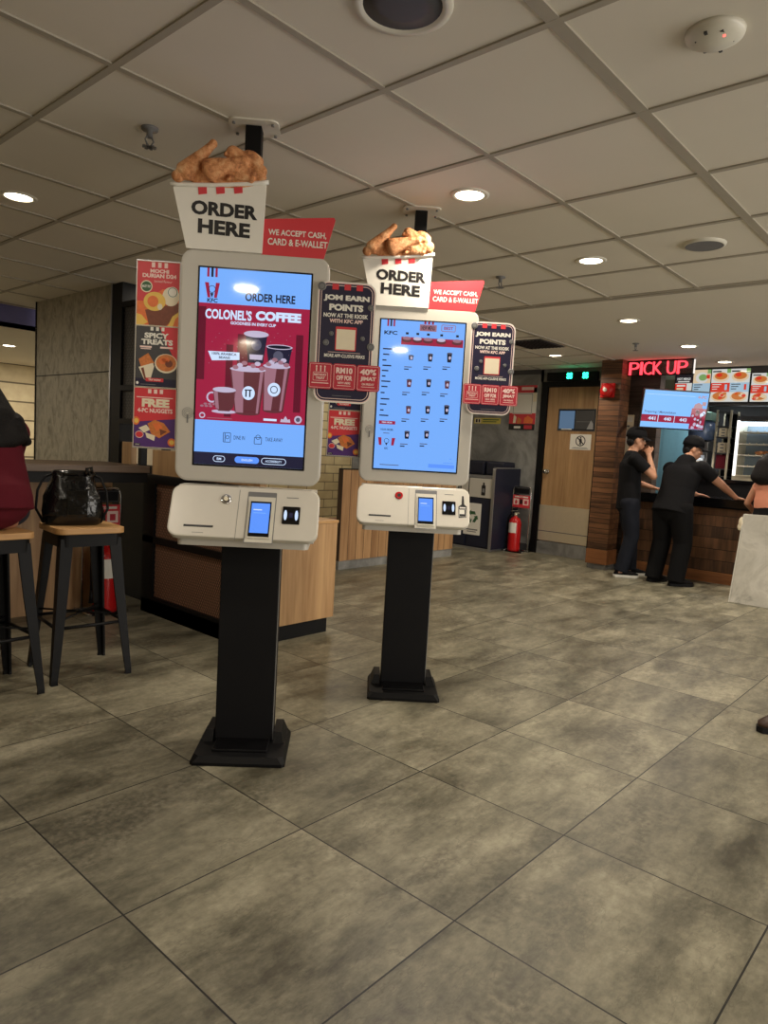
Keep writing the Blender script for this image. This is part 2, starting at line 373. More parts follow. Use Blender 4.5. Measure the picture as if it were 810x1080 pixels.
    def limb(s, p0, p1, a0, b0, a1, b1, mat, side=(1, 0, 0), n=20, round0=True, round1=True):
        """tapered limb of elliptical section with rounded ends"""
        p0, p1 = V(p0), V(p1); d = (p1 - p0); ln = d.length; d.normalize()
        x = V(side) - d * d.dot(V(side))
        if x.length < .05: x = V((0, 1, 0)) - d * d.y
        x.normalize(); y = d.cross(x); secs = []
        st = []
        if round0:
            for k in range(5):
                t = PI / 2 * (1 - k / 5); st.append((-math.sin(t) * min(a0, b0), max(.02, math.cos(t)), 0))
        st += [(0, 1, 0), (ln * .5, 1, .5), (ln, 1, 1)]
        if round1:
            for k in range(1, 6):
                t = PI / 2 * k / 5; st.append((ln + math.sin(t) * min(a1, b1), max(.02, math.cos(t)), 1))
        for h, sc, t in st:
            a = (a0 + (a1 - a0) * t) * sc; b = (b0 + (b1 - b0) * t) * sc
            secs.append([p0 + d * h + x * a * math.cos(2 * PI * k / n) + y * b * math.sin(2 * PI * k / n) for k in range(n)])
        return s.loft(secs, mat)
    # flat print in the local XZ plane, facing -Y; layers sit a hair in front of each other
    def flat(s, pts, mat, y):
        vs, fs = s._new([V((a, y, b)) for a, b in pts], [tuple(range(len(pts)))], mat)
        for f in fs:
            f.normal_update()
            if f.normal.y > 0: f.normal_flip()
        return s
    def rect(s, x0, x1, z0, z1, mat, y): return s.flat([(x0, z0), (x1, z0), (x1, z1), (x0, z1)], mat, y)
    def rrect(s, x0, x1, z0, z1, r, mat, y): return s.flat(rr(x0, x1, z0, z1, r), mat, y)
    def disc(s, cx, cz, rx, rz, mat, y, n=24): return s.flat([(cx + rx * math.cos(2 * PI * k / n), cz + rz * math.sin(2 * PI * k / n)) for k in range(n)], mat, y)
    def ring(s, cx, cz, r, w, mat, y, n=28):
        P = [V((cx + q * math.cos(2 * PI * k / n), y, cz + q * math.sin(2 * PI * k / n))) for q in (r, r - w) for k in range(n)]
        s._new(P, [(k, (k + 1) % n, (k + 1) % n + n, k + n) for k in range(n)], mat); return s
    def rline(s, x0, x1, z0, z1, r, w, mat, y):
        o = rr(x0, x1, z0, z1, r); i = rr(x0 + w, x1 - w, z0 + w, z1 - w, max(.0005, r - w)); n = len(o)
        P = [V((a, y, b)) for a, b in o + i]
        s._new(P, [(k, (k + 1) % n, (k + 1) % n + n, k + n) for k in range(n)], mat); return s
    def text(s, body, x0, x1, z0, z1, mat, y, bold=.02, ext=0, slope=0):
        """lettering fitted into a box; slope lifts the right-hand end"""
        cu = bpy.data.curves.new('t', 'FONT'); cu.body = body; cu.offset = bold; cu.resolution_u = 3
        cu.extrude = ext * 10
        ob = bpy.data.objects.new('t', cu); me = bpy.data.meshes.new_from_object(ob)
        co = [v.co.copy() for v in me.vertices]
        if co:
            ax, bx = min(c.x for c in co), max(c.x for c in co); az, bz = min(c.y for c in co), max(c.y for c in co)
            P = []
            for c in co:
                u = (c.x - ax) / (bx - ax); v = (c.y - az) / max(1e-6, bz - az)
                P.append(V((x0 + u * (x1 - x0), y - c.z / 10, z0 + v * (z1 - z0) + slope * u)))
            s._new(P, [tuple(p.vertices) for p in me.polygons], mat)
        bpy.data.objects.remove(ob); bpy.data.curves.remove(cu); bpy.data.meshes.remove(me)
        return s
    def xf(s, mtx):
        bmesh.ops.transform(s.bm, matrix=mtx, verts=s.bm.verts); return s
    def obj(s, name, parent=None):
        me = bpy.data.meshes.new(name); s.bm.normal_update(); s.bm.to_mesh(me); s.bm.free()
        for m in s.mats: me.materials.append(m)
        o = bpy.data.objects.new(name, me); COL.objects.link(o)
        if parent is not None: o.parent = parent
        return o

def rr(x0, x1, z0, z1, r, n=6):
    P = []
    for cx, cz, a0 in ((x1 - r, z1 - r, 0), (x0 + r, z1 - r, 90), (x0 + r, z0 + r, 180), (x1 - r, z0 + r, 270)):
        for k in range(n + 1):
            a = math.radians(a0 + 90 * k / n); P.append((cx + r * math.cos(a), cz + r * math.sin(a)))
    return P

def thing(name, label, cat, loc=(0, 0, 0), rz=0, group=None):
    o = bpy.data.objects.new(name, None); COL.objects.link(o); o.empty_display_size = .05
    o.location = loc; o.rotation_euler = (0, 0, rz); tag(o, label, cat, group); return o
def tag(o, label, cat, group=None):
    o['label'] = label; o['category'] = cat
    if group: o['group'] = group
    return o
def struct(o, label=None):
    o['kind'] = 'structure'
    if label: o['label'] = label
    return o
def lab(o, s): o['label'] = s; return o
def dup(root, loc, rz=None, label=None, group=None):
    r = root.copy(); COL.objects.link(r); r.location = loc
    if rz is not None: r.rotation_euler = (0, 0, rz)
    if label: r['label'] = label
    if group: r['group'] = group
    for ch in list(root.children):
        c = ch.copy(); COL.objects.link(c); c.parent = r
        for g in list(ch.children):
            d = g.copy(); COL.objects.link(d); d.parent = c
    return r

def remesh(b, name, parent, voxel=.006, smooth=3):
    """fuse a builder's overlapping solids into one continuous skin"""
    o = b.obj(name, parent)
    md = o.modifiers.new('r', 'REMESH'); md.mode = 'VOXEL'; md.voxel_size = voxel; md.use_smooth_shade = True
    ms = o.modifiers.new('s', 'SMOOTH'); ms.iterations = smooth; ms.factor = .5
    bpy.context.view_layer.update()
    dg = bpy.context.evaluated_depsgraph_get()
    me = bpy.data.meshes.new_from_object(o.evaluated_get(dg))
    mats = list(o.data.materials); o.modifiers.clear(); old = o.data; o.data = me; bpy.data.meshes.remove(old)
    me.name = name
    me.materials.clear()
    for m in mats: me.materials.append(m)
    for p in me.polygons: p.use_smooth = True; p.material_index = 0
    return o

# ------------------------------------------------------------------ setting
ZC = 2.36
X0, X1, Y0, Y1 = -3.0, 10.0, -3.6, 11.2
def slab(name, *a, mat, label=None):
    return struct(B().box(*a, mat).obj(name), label)
slab('floor', X0, X1, Y0, Y1, -.1, 0, mat='floor', label='grey brown stone-look tiled floor')
GX = 4.76
b = B()
b.box(X0, GX, Y0, 7.1, ZC, ZC + .05, 'ceil'); b.box(GX, 8.12, 3.42, 7.1, ZC, ZC + .05, 'ceil')
b.box(GX, X1, Y0, 3.42, ZC, ZC + .05, 'plaster'); b.box(8.12, X1, 3.42, 7.1, ZC, ZC + .05, 'plaster')
struct(b.obj('ceiling'), 'beige suspended ceiling with plain plaster beyond')
b = B()
bw = .012
k = -16
while True:
    x = 2.305 + .6 * k; k += 1
    if x < X0: continue
    if x > 8.1: break
    y0 = Y0 if x < GX else 3.42
    b.box(x - bw, x + bw, y0, 7.1, ZC - .006, ZC, 'ceilbar')
for k in range(-9, 11):
    y = 1.612 + .6 * k
    if not Y0 < y < 7.1: continue
    w = .02 if k == -1 else bw
    b.box(X0, 8.1 if y > 3.42 else GX, y - w, y + w, ZC - .0055, ZC, 'ceilbar')
b.box(GX - .02, GX + .02, Y0, 3.42, ZC - .009, ZC, 'ceilbar'); b.box(GX, 8.1, 3.40, 3.44, ZC - .009, ZC, 'ceilbar')
struct(b.obj('trim_1'), 'ceiling grid bars')
# far dining end: dropped plaster ceiling with a bluish soffit face
b = B(); b.box(X0, X1, 7.1, Y1, 2.16, 2.2, 'plaster'); b.box(X0, X1, 7.1, 7.14, 2.16, ZC + .05, 'lavender'); struct(b.obj('trim_2'), 'lavender soffit and lower far ceiling')
b = B(); b.box(X0, 3.62, Y1 - .2, Y1, 0, ZC, 'cream'); b.box(3.68, 5.0, Y1 - .2, Y1, 0, ZC, 'creamplank'); b.box(3.62, 3.68, Y1 - .23, Y1, 0, ZC, 'black')
b.box(3.9, 4.8, Y1 - .3, Y1 - .26, .62, .64, 'black'); b.box(3.9, 4.8, Y1 - .3, Y1 - .26, .74, .76, 'black')
for q in range(10): b.box(3.92 + q * .095, 3.94 + q * .095, Y1 - .3, Y1 - .26, 0, .76, 'black')
struct(b.obj('wall_far'), 'cream brick and plank far wall')
slab('wall_far_side', 4.9, 5.0, 6.6, Y1 - .2, 0, ZC, mat='paint')
b = B(); b.box(4.9, 6.62, 6.5, 6.6, 0, ZC, 'creambig'); b.box(6.62, 8.2, 6.48, 6.6, 0, ZC, 'wallgrey'); struct(b.obj('wall_booth'), 'cream brick and grey stone wall behind the booth')
slab('wall_left', X0 - .1, X0, Y0, Y1, 0, ZC, mat='paint')
slab('wall_front', X0, X1, Y0 - .1, Y0, 0, ZC, mat='paint')
slab('wall_kitchen', X1 - .1, X1, Y0, 3.7, 0, ZC, mat='midgrey')
# back wall with the door opening
DX = 8.1
b = B()
b.box(DX, DX + .12, 4.58, 6.5, 0, ZC, 'wallgrey'); b.box(DX, DX + .12, 3.62, 3.78, 0, ZC, 'wallgrey'); b.box(DX, DX + .12, 3.78, 4.62, 2.2, ZC, 'wallgrey')
b.box(DX, DX + .12, 3.78, 4.62, 0, .16, 'wallgrey')
b.box(DX - .006, DX, 4.62, 6.5, 2.3, ZC, 'midgrey')
struct(b.obj('wall_back'), 'dark grey stone wall with posters')
b = B(); b.box(DX - .012, DX, 4.62, 6.48, 0, .1, 'midgrey'); struct(b.obj('baseboard_back'))
b = B()
b.box(DX - .02, DX + .1, 4.505, 4.59, .0, 2.2, 'black'); b.box(DX - .02, DX + .1, 3.74, 3.81, .0, 2.2, 'black'); b.box(DX - .02, DX + .1, 3.81, 4.505, 2.135, 2.2, 'black')
struct(b.obj('trim_3'), 'black door frame')
d = B().box(DX + .01, DX + .05, 3.815, 4.50, .17, 2.13, 'dooroak').obj('door_1'); struct(d, 'oak service door with steel kick plate')
def fp(name, parent, x):      # parts on a face turned to -X: local frame X -> -Y world
    o = bpy.data.objects.new(name, None); return o
RX = Matrix.Rotation(-PI / 2, 4, 'Z')     # local XZ print plane facing -Y  ->  world plane facing -X
def at_x(bld, X, yc=0): return bld.xf(Matrix.Translation((X, yc, 0)) @ RX)   # local x -> -y
b = B(); b.box(-.35, .34, -.004, 0, .175, .63, 'steel'); b.box(-.35, .34, -.006, 0, .29, .3, 'grey'); at_x(b, DX + .01, 4.158).obj('kick_plate', d)
b = B(); b.rline(-.255, .25, 1.585, 1.86, .004, .014, 'midgrey', -.006); b.rect(-.243, .238, 1.597, 1.848, 'hotblack', -.003); b.rect(-.235, -.03, 1.612, 1.835, emit('pane_glow', (.10, .17, .27, 1), .8), -.0035); b.rect(-.02, .23, 1.61, 1.84, 'midgrey', -.0035); b.rect(.0, .225, 1.70, 1.705, 'grey', -.004); b.flat([(.14, 1.61), (.225, 1.61), (.22, 1.68), (.19, 1.72)], 'alu', -.004); b.rect(-.2, -.06, 1.60, 1.612, 'white2', -.004); at_x(b, DX + .01, 4.085).obj('door_window', d)  # pane glow paints the lit room beyond; grey half paints a reflection
b = B(); b.lathe([(.012, 0), (.012, -.03), (.03, -.035), (.032, -.05), (.024, -.062), (.004, -.066)], 'chrome', 16, (0, 0, 1.06), 'Y'); b.lathe([(.03, -.001), (.03, -.006), (.01, -.008)], 'chrome', 16, (0, 0, 1.06), 'Y')
at_x(b, DX + .01, 4.44).obj('door_knob', d)
b = B(); b.rect(-.14, .14, 1.355, 1.548, 'white2', -.0025); b.ring(0, 1.465, .066, .011, 'ink', -.004)
b.disc(0, 1.503, .011, .011, 'ink', -.004); b.flat([(-.014, 1.49), (.014, 1.49), (.02, 1.455), (.008, 1.46), (.016, 1.415), (.004, 1.415), (0, 1.445), (-.006, 1.415), (-.018, 1.415), (-.008, 1.46), (-.02, 1.455)], 'ink', -.004)
b.flat([(-.05, 1.503), (-.04, 1.512), (.05, 1.427), (.04, 1.418)], 'ink', -.0045)
b.rect(-.11, .11, 1.37, 1.376, 'grey', -.004); b.rect(-.09, .09, 1.38, 1.385, 'grey', -.004)
lab(at_x(b, DX + .01, 4.012).obj('warning_notice', d), 'white no entry pictogram notice')
# plank pillar and dark panelled wall by the pick-up counter
b = B(); b.box(7.55, 7.8, 3.31, 3.55, .225, ZC, 'walnut'); struct(b.obj('wall_pillar'), 'walnut plank pillar left of the counter')
b = B(); b.box(7.545, 7.81, 3.305, 3.555, .06, .225, 'skirtwood'); b.box(7.56, 7.8, 3.32, 3.54, 0, .06, 'wallgrey'); struct(b.obj('baseboard_pillar'))
b = B(); b.box(7.96, 8.1, 3.03, 3.62, 0, ZC, 'darkplank'); struct(b.obj('wall_pickup'), 'dark panelled wall behind the customers')
b = B(); b.box(8.45, 8.6, .2, 3.03, 1.96, ZC, 'midgrey'); b.box(8.45, 8.6, .2, 3.03, 1.93, 1.96, 'black'); struct(b.obj('trim_4'), 'dark fascia under the menu boards')

# ------------------------------------------------------------------ lamps and ceiling fittings
def downlight(x, y, z, label, p):
    t = thing('downlight', label, 'ceiling light', (x, y, z), 0, 'round recessed downlights')
    B().lathe([(.062, 0), (.066, -.006), (.078, -.007), (.086, -.003), (.087, 0)], 'white', 32, cap=False).obj('trim_ring', t)
    B().lathe([(.001, -.003), (.063, -.003)], 'lampshade', 32, cap=True).obj('lens', t)
    lamp(x, y, z - .012, p)
def lamp(x, y, z, p, col=(1, .88, .72), r=.06, spread=150):
    l = bpy.data.lights.new('downlight_lamp', 'AREA'); l.shape = 'DISK'; l.size = r * 2; l.energy = p; l.color = col; l.spread = math.radians(spread)
    o = bpy.data.objects.new('downlight_lamp', l); COL.objects.link(o); o.location = (x, y, z); return o
LP = 9.5; FILL = 150
OFF_LAMPS = ((.15, 1.9, .8), (-.68, .45, .9), (-.81, -1.02, .9), (-2.95, -1.28, .5), (2.6, -.5, 1.0), (5.0, -.2, 1.0), (7.0, .2, 1.0), (3.0, 4.9, .3), (1.0, 6.0, .9), (5.6, 5.6, .9), (1.0, 9.6, 3.0), (4.0, 9.8, 2.5), (-1.4, 2.5, .3))
downlight(2.605, 1.912, ZC, 'lit round downlight above the second kiosk, largest on this ceiling', LP)
downlight(3.815, 1.912, ZC, 'lit round downlight between the second kiosk and the air vent disc', LP)
downlight(5.54, 2.41, ZC, 'lit round downlight on the plain ceiling left of the pick up sign', LP)
downlight(6.92, 2.40, ZC, 'lit round downlight directly above the red pick up sign', LP)
downlight(8.05, 2.40, ZC, 'small lit round downlight above the menu boards', LP)
downlight(7.06, 3.87, ZC, 'lit round downlight near the service door and green lamps', LP)
downlight(1.42, 3.80, ZC, 'lit round downlight at the far left above the stools', LP * .6)
downlight(3.15, 8.66, 2.16, 'lit round downlight on the lower ceiling behind the stone column', LP)
for x, y, p in OFF_LAMPS:
    lamp(x, y, (2.15 if y > 7 else ZC) - .012, LP * p, r=.085, spread=180)
lamp(9.2, 1.6, ZC - .01, 9, (1, .95, .86)); lamp(9.0, 2.9, ZC - .01, 7, (.9, .97, 1))
# soft fill light added behind the viewer, no source is known there
l = bpy.data.lights.new('added_front_fill', 'AREA'); l.shape = 'RECTANGLE'; l.size = 6.4; l.size_y = 1.9; l.energy = FILL; l.color = (1, .95, .88)
o = bpy.data.objects.new('added_front_fill', l); COL.objects.link(o); o.location = (4.2, Y0 + .06, 1.2); o.rotation_euler = (PI / 2, 0, 0)

t = thing('ceiling_speaker', 'dark round ceiling speaker with white rim at the top edge', 'speaker', (1.417, 1.293, ZC))
B().lathe([(.10, -.001), (.112, -.008), (.13, -.006), (.132, 0)], 'white', 36, cap=False).obj('rim', t)
B().lathe([(.001, -.005), (.06, -.006), (.104, -.003)], 'midgrey', 36).obj('grille', t)
t = thing('smoke_detector', 'white smoke detector with a small red light, upper right', 'smoke detector', (1.998, .70, ZC))
B().lathe([(.075, 0), (.072, -.012), (.055, -.022), (.03, -.034), (.001, -.035)], 'white', 28).obj('housing', t)
B().ell((-.022, -.03, -.026), (.006, .006, .005), emit('red_led', (1, .05, .04, 1), 6)).obj('indicator_light', t)
b = B()
for k in range(6): B().box(-.012 + .045 * math.cos(k), .012 + .045 * math.cos(k), .04 * math.sin(k) - .004, .04 * math.sin(k) + .004, -.026, -.02, 'midgrey').obj('sensor_slot', t)
t = thing('vent_disc', 'flat grey round ceiling vent right of the downlights', 'vent', (3.813, 1.291, ZC))
B().lathe([(.105, 0), (.1, -.012), (.092, -.014)], 'white', 32, cap=False).obj('rim', t); B().lathe([(.001, -.011), (.092, -.013)], 'grey', 32).obj('grille', t)
def sprinkler(x, y, label):
    t = thing('fire_sprinkler', label, 'sprinkler', (x, y, ZC), 0, 'ceiling sprinklers')
    B().lathe([(.032, 0), (.03, -.008), (.012, -.011), (.011, -.035)], 'grey', 20).obj('escutcheon', t)
    b = B()
    for s in (-1, 1): b.tube([(s * .008, 0, -.03), (s * .017, 0, -.045), (s * .006, 0, -.066)], .0035, 'grey', 8)
    b.obj('frame_arm', t)
    b = B()
    for k in range(8):
        a = k * PI / 4; b.box(.004, .026, -.005, .005, -.07, -.067, 'grey', mtx=Matrix.Rotation(a, 4, 'Z'))
    b.obj('deflector', t)
sprinkler(1.405, 2.526, 'grey sprinkler head left of the first chicken bucket sign')
sprinkler(3.883, 2.563, 'grey sprinkler head right of the second red payment notice')
sprinkler(6.6, 2.78, 'small sprinkler head on the plain ceiling beside the pick up sign')
t = thing('air_grille', 'dark air grille in the ceiling before the green lamps', 'vent', (6.28, 3.68, ZC))
b = B(); b.box(-.24, .24, -.2, .2, -.01, 0, 'midgrey'); b.obj('grille_frame', t)
b = B()
for k in range(9): b.box(-.22, .22, -.17 + .04 * k, -.155 + .04 * k, -.016, -.009, 'black')
b.obj('louvre', t)

# ------------------------------------------------------------------ order kiosks
E_blue = emit('screen_blue', lin((.47, .69, 1.0)) + (1,), .95)
E_blue2 = emit('screen_blue_deep', lin((.36, .58, .98)) + (1,), 1.0)
E_ink = emit('screen_ink', lin((.05, .06, .14)) + (1,), 1.0)
E_red = emit('screen_red', lin((.60, .10, .24)) + (1,), 1.0)
E_redd = emit('screen_red_dark', lin((.36, .05, .15)) + (1,), 1.0)
E_white = emit('screen_white', lin((.80, .88, 1.0)) + (1,), 1.0)
E_cup = emit('screen_cup', lin((.60, .42, .48)) + (1,), 1.0)
E_coffee = emit('screen_coffee', lin((.36, .17, .20)) + (1,), 1.0)
E_foam = emit('screen_foam', lin((.74, .70, .80)) + (1,), 1.0)
E_grey = emit('screen_grey', lin((.32, .32, .40)) + (1,), 1.0)
E_navy = emit('screen_navy', lin((.10, .10, .20)) + (1,), 1.0)

def graphics_offer(b, y):
    """idle page: order-here banner, red coffee advert, service choice, language bar"""
    l = lambda k: y - .0003 * k
    b.rect(-.203, .195, 1.124, 1.826, E_blue, l(0))
    b.rect(-.203, .195, 1.285, 1.703, E_red, l(1))
    b.rect(-.203, -.176, 1.43, 1.69, E_redd, l(2)); b.rect(.15, .176, 1.33, 1.61, E_redd, l(2)); b.rect(-.06, -.02, 1.43, 1.60, E_redd, l(2)); b.rect(-.1, -.075, 1.3, 1.56, E_redd, l(2))
    for k in range(3):
        x = -.177 + k * .0145; b.rect(x, x + .008, 1.795, 1.826, E_red if k != 1 else E_ink, l(1))
    # bucket emblem
    b.flat([(-.184, 1.775), (-.170, 1.775), (-.163, 1.722), (-.173, 1.722)], E_red, l(1)); b.flat([(-.145, 1.775), (-.131, 1.775), (-.140, 1.722), (-.150, 1.722)], E_red, l(1))
    b.ring(-.158, 1.752, .013, .002, E_ink, l(2), 16); b.flat([(-.164, 1.738), (-.152, 1.738), (-.158, 1.722)], E_ink, l(2))
    b.text('KFC', -.174, -.137, 1.705, 1.72, E_ink, l(2), .03)
    b.text('ORDER HERE', -.039, .141, 1.718, 1.748, E_ink, l(2), .03)
    b.text("COLONEL'S", -.179, -.013, 1.648, 1.684, E_white, l(3), .035); b.text('COFFEE', .001, .165, 1.652, 1.686, E_white, l(3), .06)
    b.text('GOODNESS IN EVERY CUP', -.088, .075, 1.632, 1.643, E_white, l(3), .03)
    b.flat([(-.165, 1.533), (-.052, 1.534), (-.051, 1.507), (-.15, 1.500)], E_white, l(3))
    b.text('100% ARABICA', -.15, -.062, 1.521, 1.53, E_ink, l(4), .02); b.text('BEANS', -.125, -.085, 1.508, 1.517, E_ink, l(4), .02)
    # cups behind
    b.flat([(-.032, 1.60), (.046, 1.60), (.034, 1.50), (-.02, 1.50)], E_navy, l(3)); b.disc(.006, 1.603, .045, .012, E_foam, l(4)); b.disc(.008, 1.565, .018, .02, E_grey, l(4))
    b.flat([(-.016, 1.53), (.033, 1.53), (.03, 1.512), (-.014, 1.512)], E_foam, l(4))
    b.flat([(.044, 1.562), (.138, 1.562), (.122, 1.47), (.058, 1.47)], E_navy, l(3)); b.disc(.091, 1.562, .048, .009, E_foam, l(4)); b.disc(.091, 1.562, .042, .006, E_ink, l(5)); b.disc(.088, 1.53, .018, .018, E_grey, l(4))
    # tall iced cups in front
    for (x0, x1, zt, w0, w1, zb, cx, cz) in ((-.084, .046, 1.475, -.061, .029, 1.318, -.014, 1.39), (.035, .134, 1.493, .04, .114, 1.332, .078, 1.408)):
        b.flat([(x0, zt), (x1, zt), (w1, zb), (w0, zb)], E_coffee, l(5)); b.flat([(x0 + .005, zt), (x0 + .05, zt), (w0 + .03, zb), (w0 + .004, zb)], E_cup, l(6))
        b.flat([(x1 - .02, zt), (x1 - .008, zt), (w1 - .006, zb), (w1 - .014, zb)], E_cup, l(6))
        b.disc((x0 + x1) / 2, zt, (x1 - x0) / 2, .009, E_foam, l(7)); b.disc((w0 + w1) / 2, zb, (w1 - w0) / 2, .009, E_coffee, l(5))
        for q in range(7): b.disc(x0 + .02 + q * (x1 - x0 - .035) / 6, zt + .006 + .008 * (q % 3), .011, .008, E_foam if q % 2 else E_cup, l(8), 10)
        b.disc(cx, cz, .023, .025, E_white, l(9)); b.ring(cx, cz, .014, .003, E_ink, l(10), 16) if cx > .05 else b.rect(cx - .014, cx + .012, cz + .009, cz + .013, E_ink, l(10)); [b.rect(cx + q_, cx + q_ + .005, cz - .014, cz + .012, E_ink, l(10)) for q_ in (-.011, .003) if cx < .05]
    # mug and beans
    b.flat([(-.142, 1.395), (-.06, 1.395), (-.067, 1.335), (-.08, 1.320), (-.12, 1.320), (-.135, 1.335)], E_coffee, l(6)); b.flat([(-.14, 1.39), (-.125, 1.39), (-.118, 1.325), (-.13, 1.33)], E_cup, l(7))
    b.disc(-.101, 1.397, .042, .01, E_foam, l(7)); b.ring(-.145, 1.368, .02, .006, E_foam, l(5)); b.disc(-.1, 1.318, .045, .007, E_foam, l(5))
    for q in range(6): b.disc(-.18 + .012 * (q % 3) + .004 * q, 1.335 + .008 * (q // 3), .007, .004, E_cup, l(6), 8)
    for q in range(36):
        x = -.16 + .3 * ((q * 37) % 100) / 100; z = 1.49 + .13 * ((q * 61) % 100) / 100; b.disc(x, z, .0018, .0018, E_cup, l(3), 6)
    b.disc(-.178, 1.301, .011, .011, E_foam, l(3)); b.disc(-.178, 1.301, .007, .006, E_red, l(4)); b.rect(-.16, -.07, 1.292, 1.294, E_cup, l(3))
    b.rect(.044, .092, 1.294, 1.302, E_white, l(3)); b.flat([(.105, 1.292), (.143, 1.292), (.14, 1.304), (.132, 1.302), (.124, 1.315), (.116, 1.302), (.108, 1.304)], E_foam, l(3)); b.disc(.17, 1.304, .014, .014, E_foam, l(3)); b.disc(.17, 1.304, .008, .008, E_grey, l(4))
    # service choice
    b.rline(-.1, -.072, 1.207, 1.243, .003, .002, E_ink, l(2)); b.tube([(-.093, l(2), 1.24), (-.093, l(2), 1.21)], .0012, E_ink, 4); b.ring(-.084, 1.226, .007, .0018, E_ink, l(3), 12)
    b.text('DINE IN', -.061, -.021, 1.219, 1.233, E_ink, l(2), .0)
    b.rline(.013, .041, 1.206, 1.232, .003, .002, E_ink, l(2)); b.ring(.027, 1.232, .009, .0018, E_ink, l(3), 12); b.text('TAKE AWAY', .054, .117, 1.219, 1.233, E_ink, l(2), .0)
    b.rect(-.203, .195, 1.124, 1.168, E_navy, l(1))
    b.rline(-.134, -.09, 1.134, 1.157, .0115, .0022, E_white, l(2)); b.text('BM', -.12, -.104, 1.141, 1.15, E_white, l(2), .02)
    b.rrect(-.055, .034, 1.134, 1.158, .0118, E_blue2, l(2)); b.text('ENGLISH', -.03, .01, 1.142, 1.15, E_white, l(3), .02)
    b.rline(.042, .133, 1.134, 1.158, .0118, .0022, E_white, l(2)); b.text('ACCESSIBILITY', .057, .118, 1.142, 1.15, E_white, l(2), .02)

def graphics_menu(b, y):
    """menu page: banner, category list on the left and a grid of drinks"""
    l = lambda k: y - .0003 * k
    b.rect(-.203, .195, 1.124, 1.826, E_blue, l(0))
    for k in range(3):
        x = -.174 + k * .0145; b.rect(x, x + .008, 1.796, 1.826, E_red if k != 1 else E_ink, l(1))
    b.text('KFC', -.186, -.124, 1.757, 1.775, E_ink, l(1), .03)
    b.rect(-.104, .19, 1.714, 1.750, E_red, l(1))
    b.rect(-.02, .06, 1.782, 1.812, E_cup, l(1)); b.text('NEW MENU', -.012, .052, 1.787, 1.807, E_ink, l(2), .02); b.rline(.082, .15, 1.785, 1.817, .006, .003, E_cup, l(1)); b.text('BEST', .095, .138, 1.794, 1.808, E_red, l(2), .02)
    for q in range(3): b.rect(.0 + q * .018, .01 + q * .018, 1.814, 1.826, E_red, l(1))
    for q, x in enumerate((-.078, -.028, .022, .085, .16)):
        b.disc(x, 1.736, .024, .011, E_coffee, l(2)); b.disc(x, 1.744, .02, .008, E_foam if q % 2 else E_cup, l(3)); b.rect(x - .006, x + .007, 1.762, 1.772, E_ink, l(2))
    zs = [1.69, 1.664, 1.637, 1.612, 1.588, 1.562, 1.538, 1.513, 1.484, 1.455, 1.43, 1.402, 1.377]
    for q, z in enumerate(zs):
        b.rect(-.188 + .002 * (q % 2), -.145 - .012 * (q % 3), z - .003, z + .003, E_navy, l(1))
    b.rect(-.188, -.11, 1.336, 1.352, E_red, l(1)); b.text('VIEW ORDER', -.175, -.125, 1.341, 1.348, E_white, l(2), .02)
    b.text('YOUR ORDER', -.18, -.118, 1.306, 1.315, E_ink, l(1), .02); b.rect(-.165, -.135, 1.292, 1.295, E_grey, l(1))
    b.flat([(-.188, 1.272), (-.172, 1.272), (-.170, 1.236), (-.182, 1.236)], E_red, l(1)); b.flat([(-.122, 1.272), (-.106, 1.272), (-.112, 1.236), (-.124, 1.236)], E_red, l(1))
    b.ring(-.147, 1.257, .012, .002, E_ink, l(2), 16); b.flat([(-.153, 1.247), (-.141, 1.247), (-.147, 1.234)], E_ink, l(2)); b.text('KFC', -.155, -.139, 1.216, 1.226, E_ink, l(1), .02)
    P = [(-.053, 1.654), (.038, 1.659), (.129, 1.664), (-.055, 1.534), (.038, 1.539), (.126, 1.537), (-.051, 1.408), (.041, 1.413), (.131, 1.418), (-.051, 1.289), (.043, 1.295)]
    for q, (x, z) in enumerate(P):
        h = .02 if q == 0 else .034
        if q in (2, 8): h = .042
        b.flat([(x - .012, z + h / 2), (x + .012, z + h / 2), (x + .009, z - h / 2), (x - .009, z - h / 2)], E_ink if q not in (3, 5, 6) else E_coffee, l(1))
        b.disc(x, z + h / 2, .013, .004, E_grey, l(2), 14); b.disc(x + .002, z, .006, .008, E_foam, l(2), 12)
        b.rect(x - .03, x + .006, z - .045, z - .041, E_grey, l(1)); b.rect(x - .03, x - .008, z - .056, z - .051, E_ink, l(1))
    b.rect(-.173, -.082, 1.141, 1.1445, E_grey, l(1)); b.rect(.06, .185, 1.14, 1.158, E_blue2, l(1)); b.rect(.13, .18, 1.165, 1.168, E_blue2, l(1))
    b.rect(.16, .17, 1.185, 1.188, E_blue2, l(1))

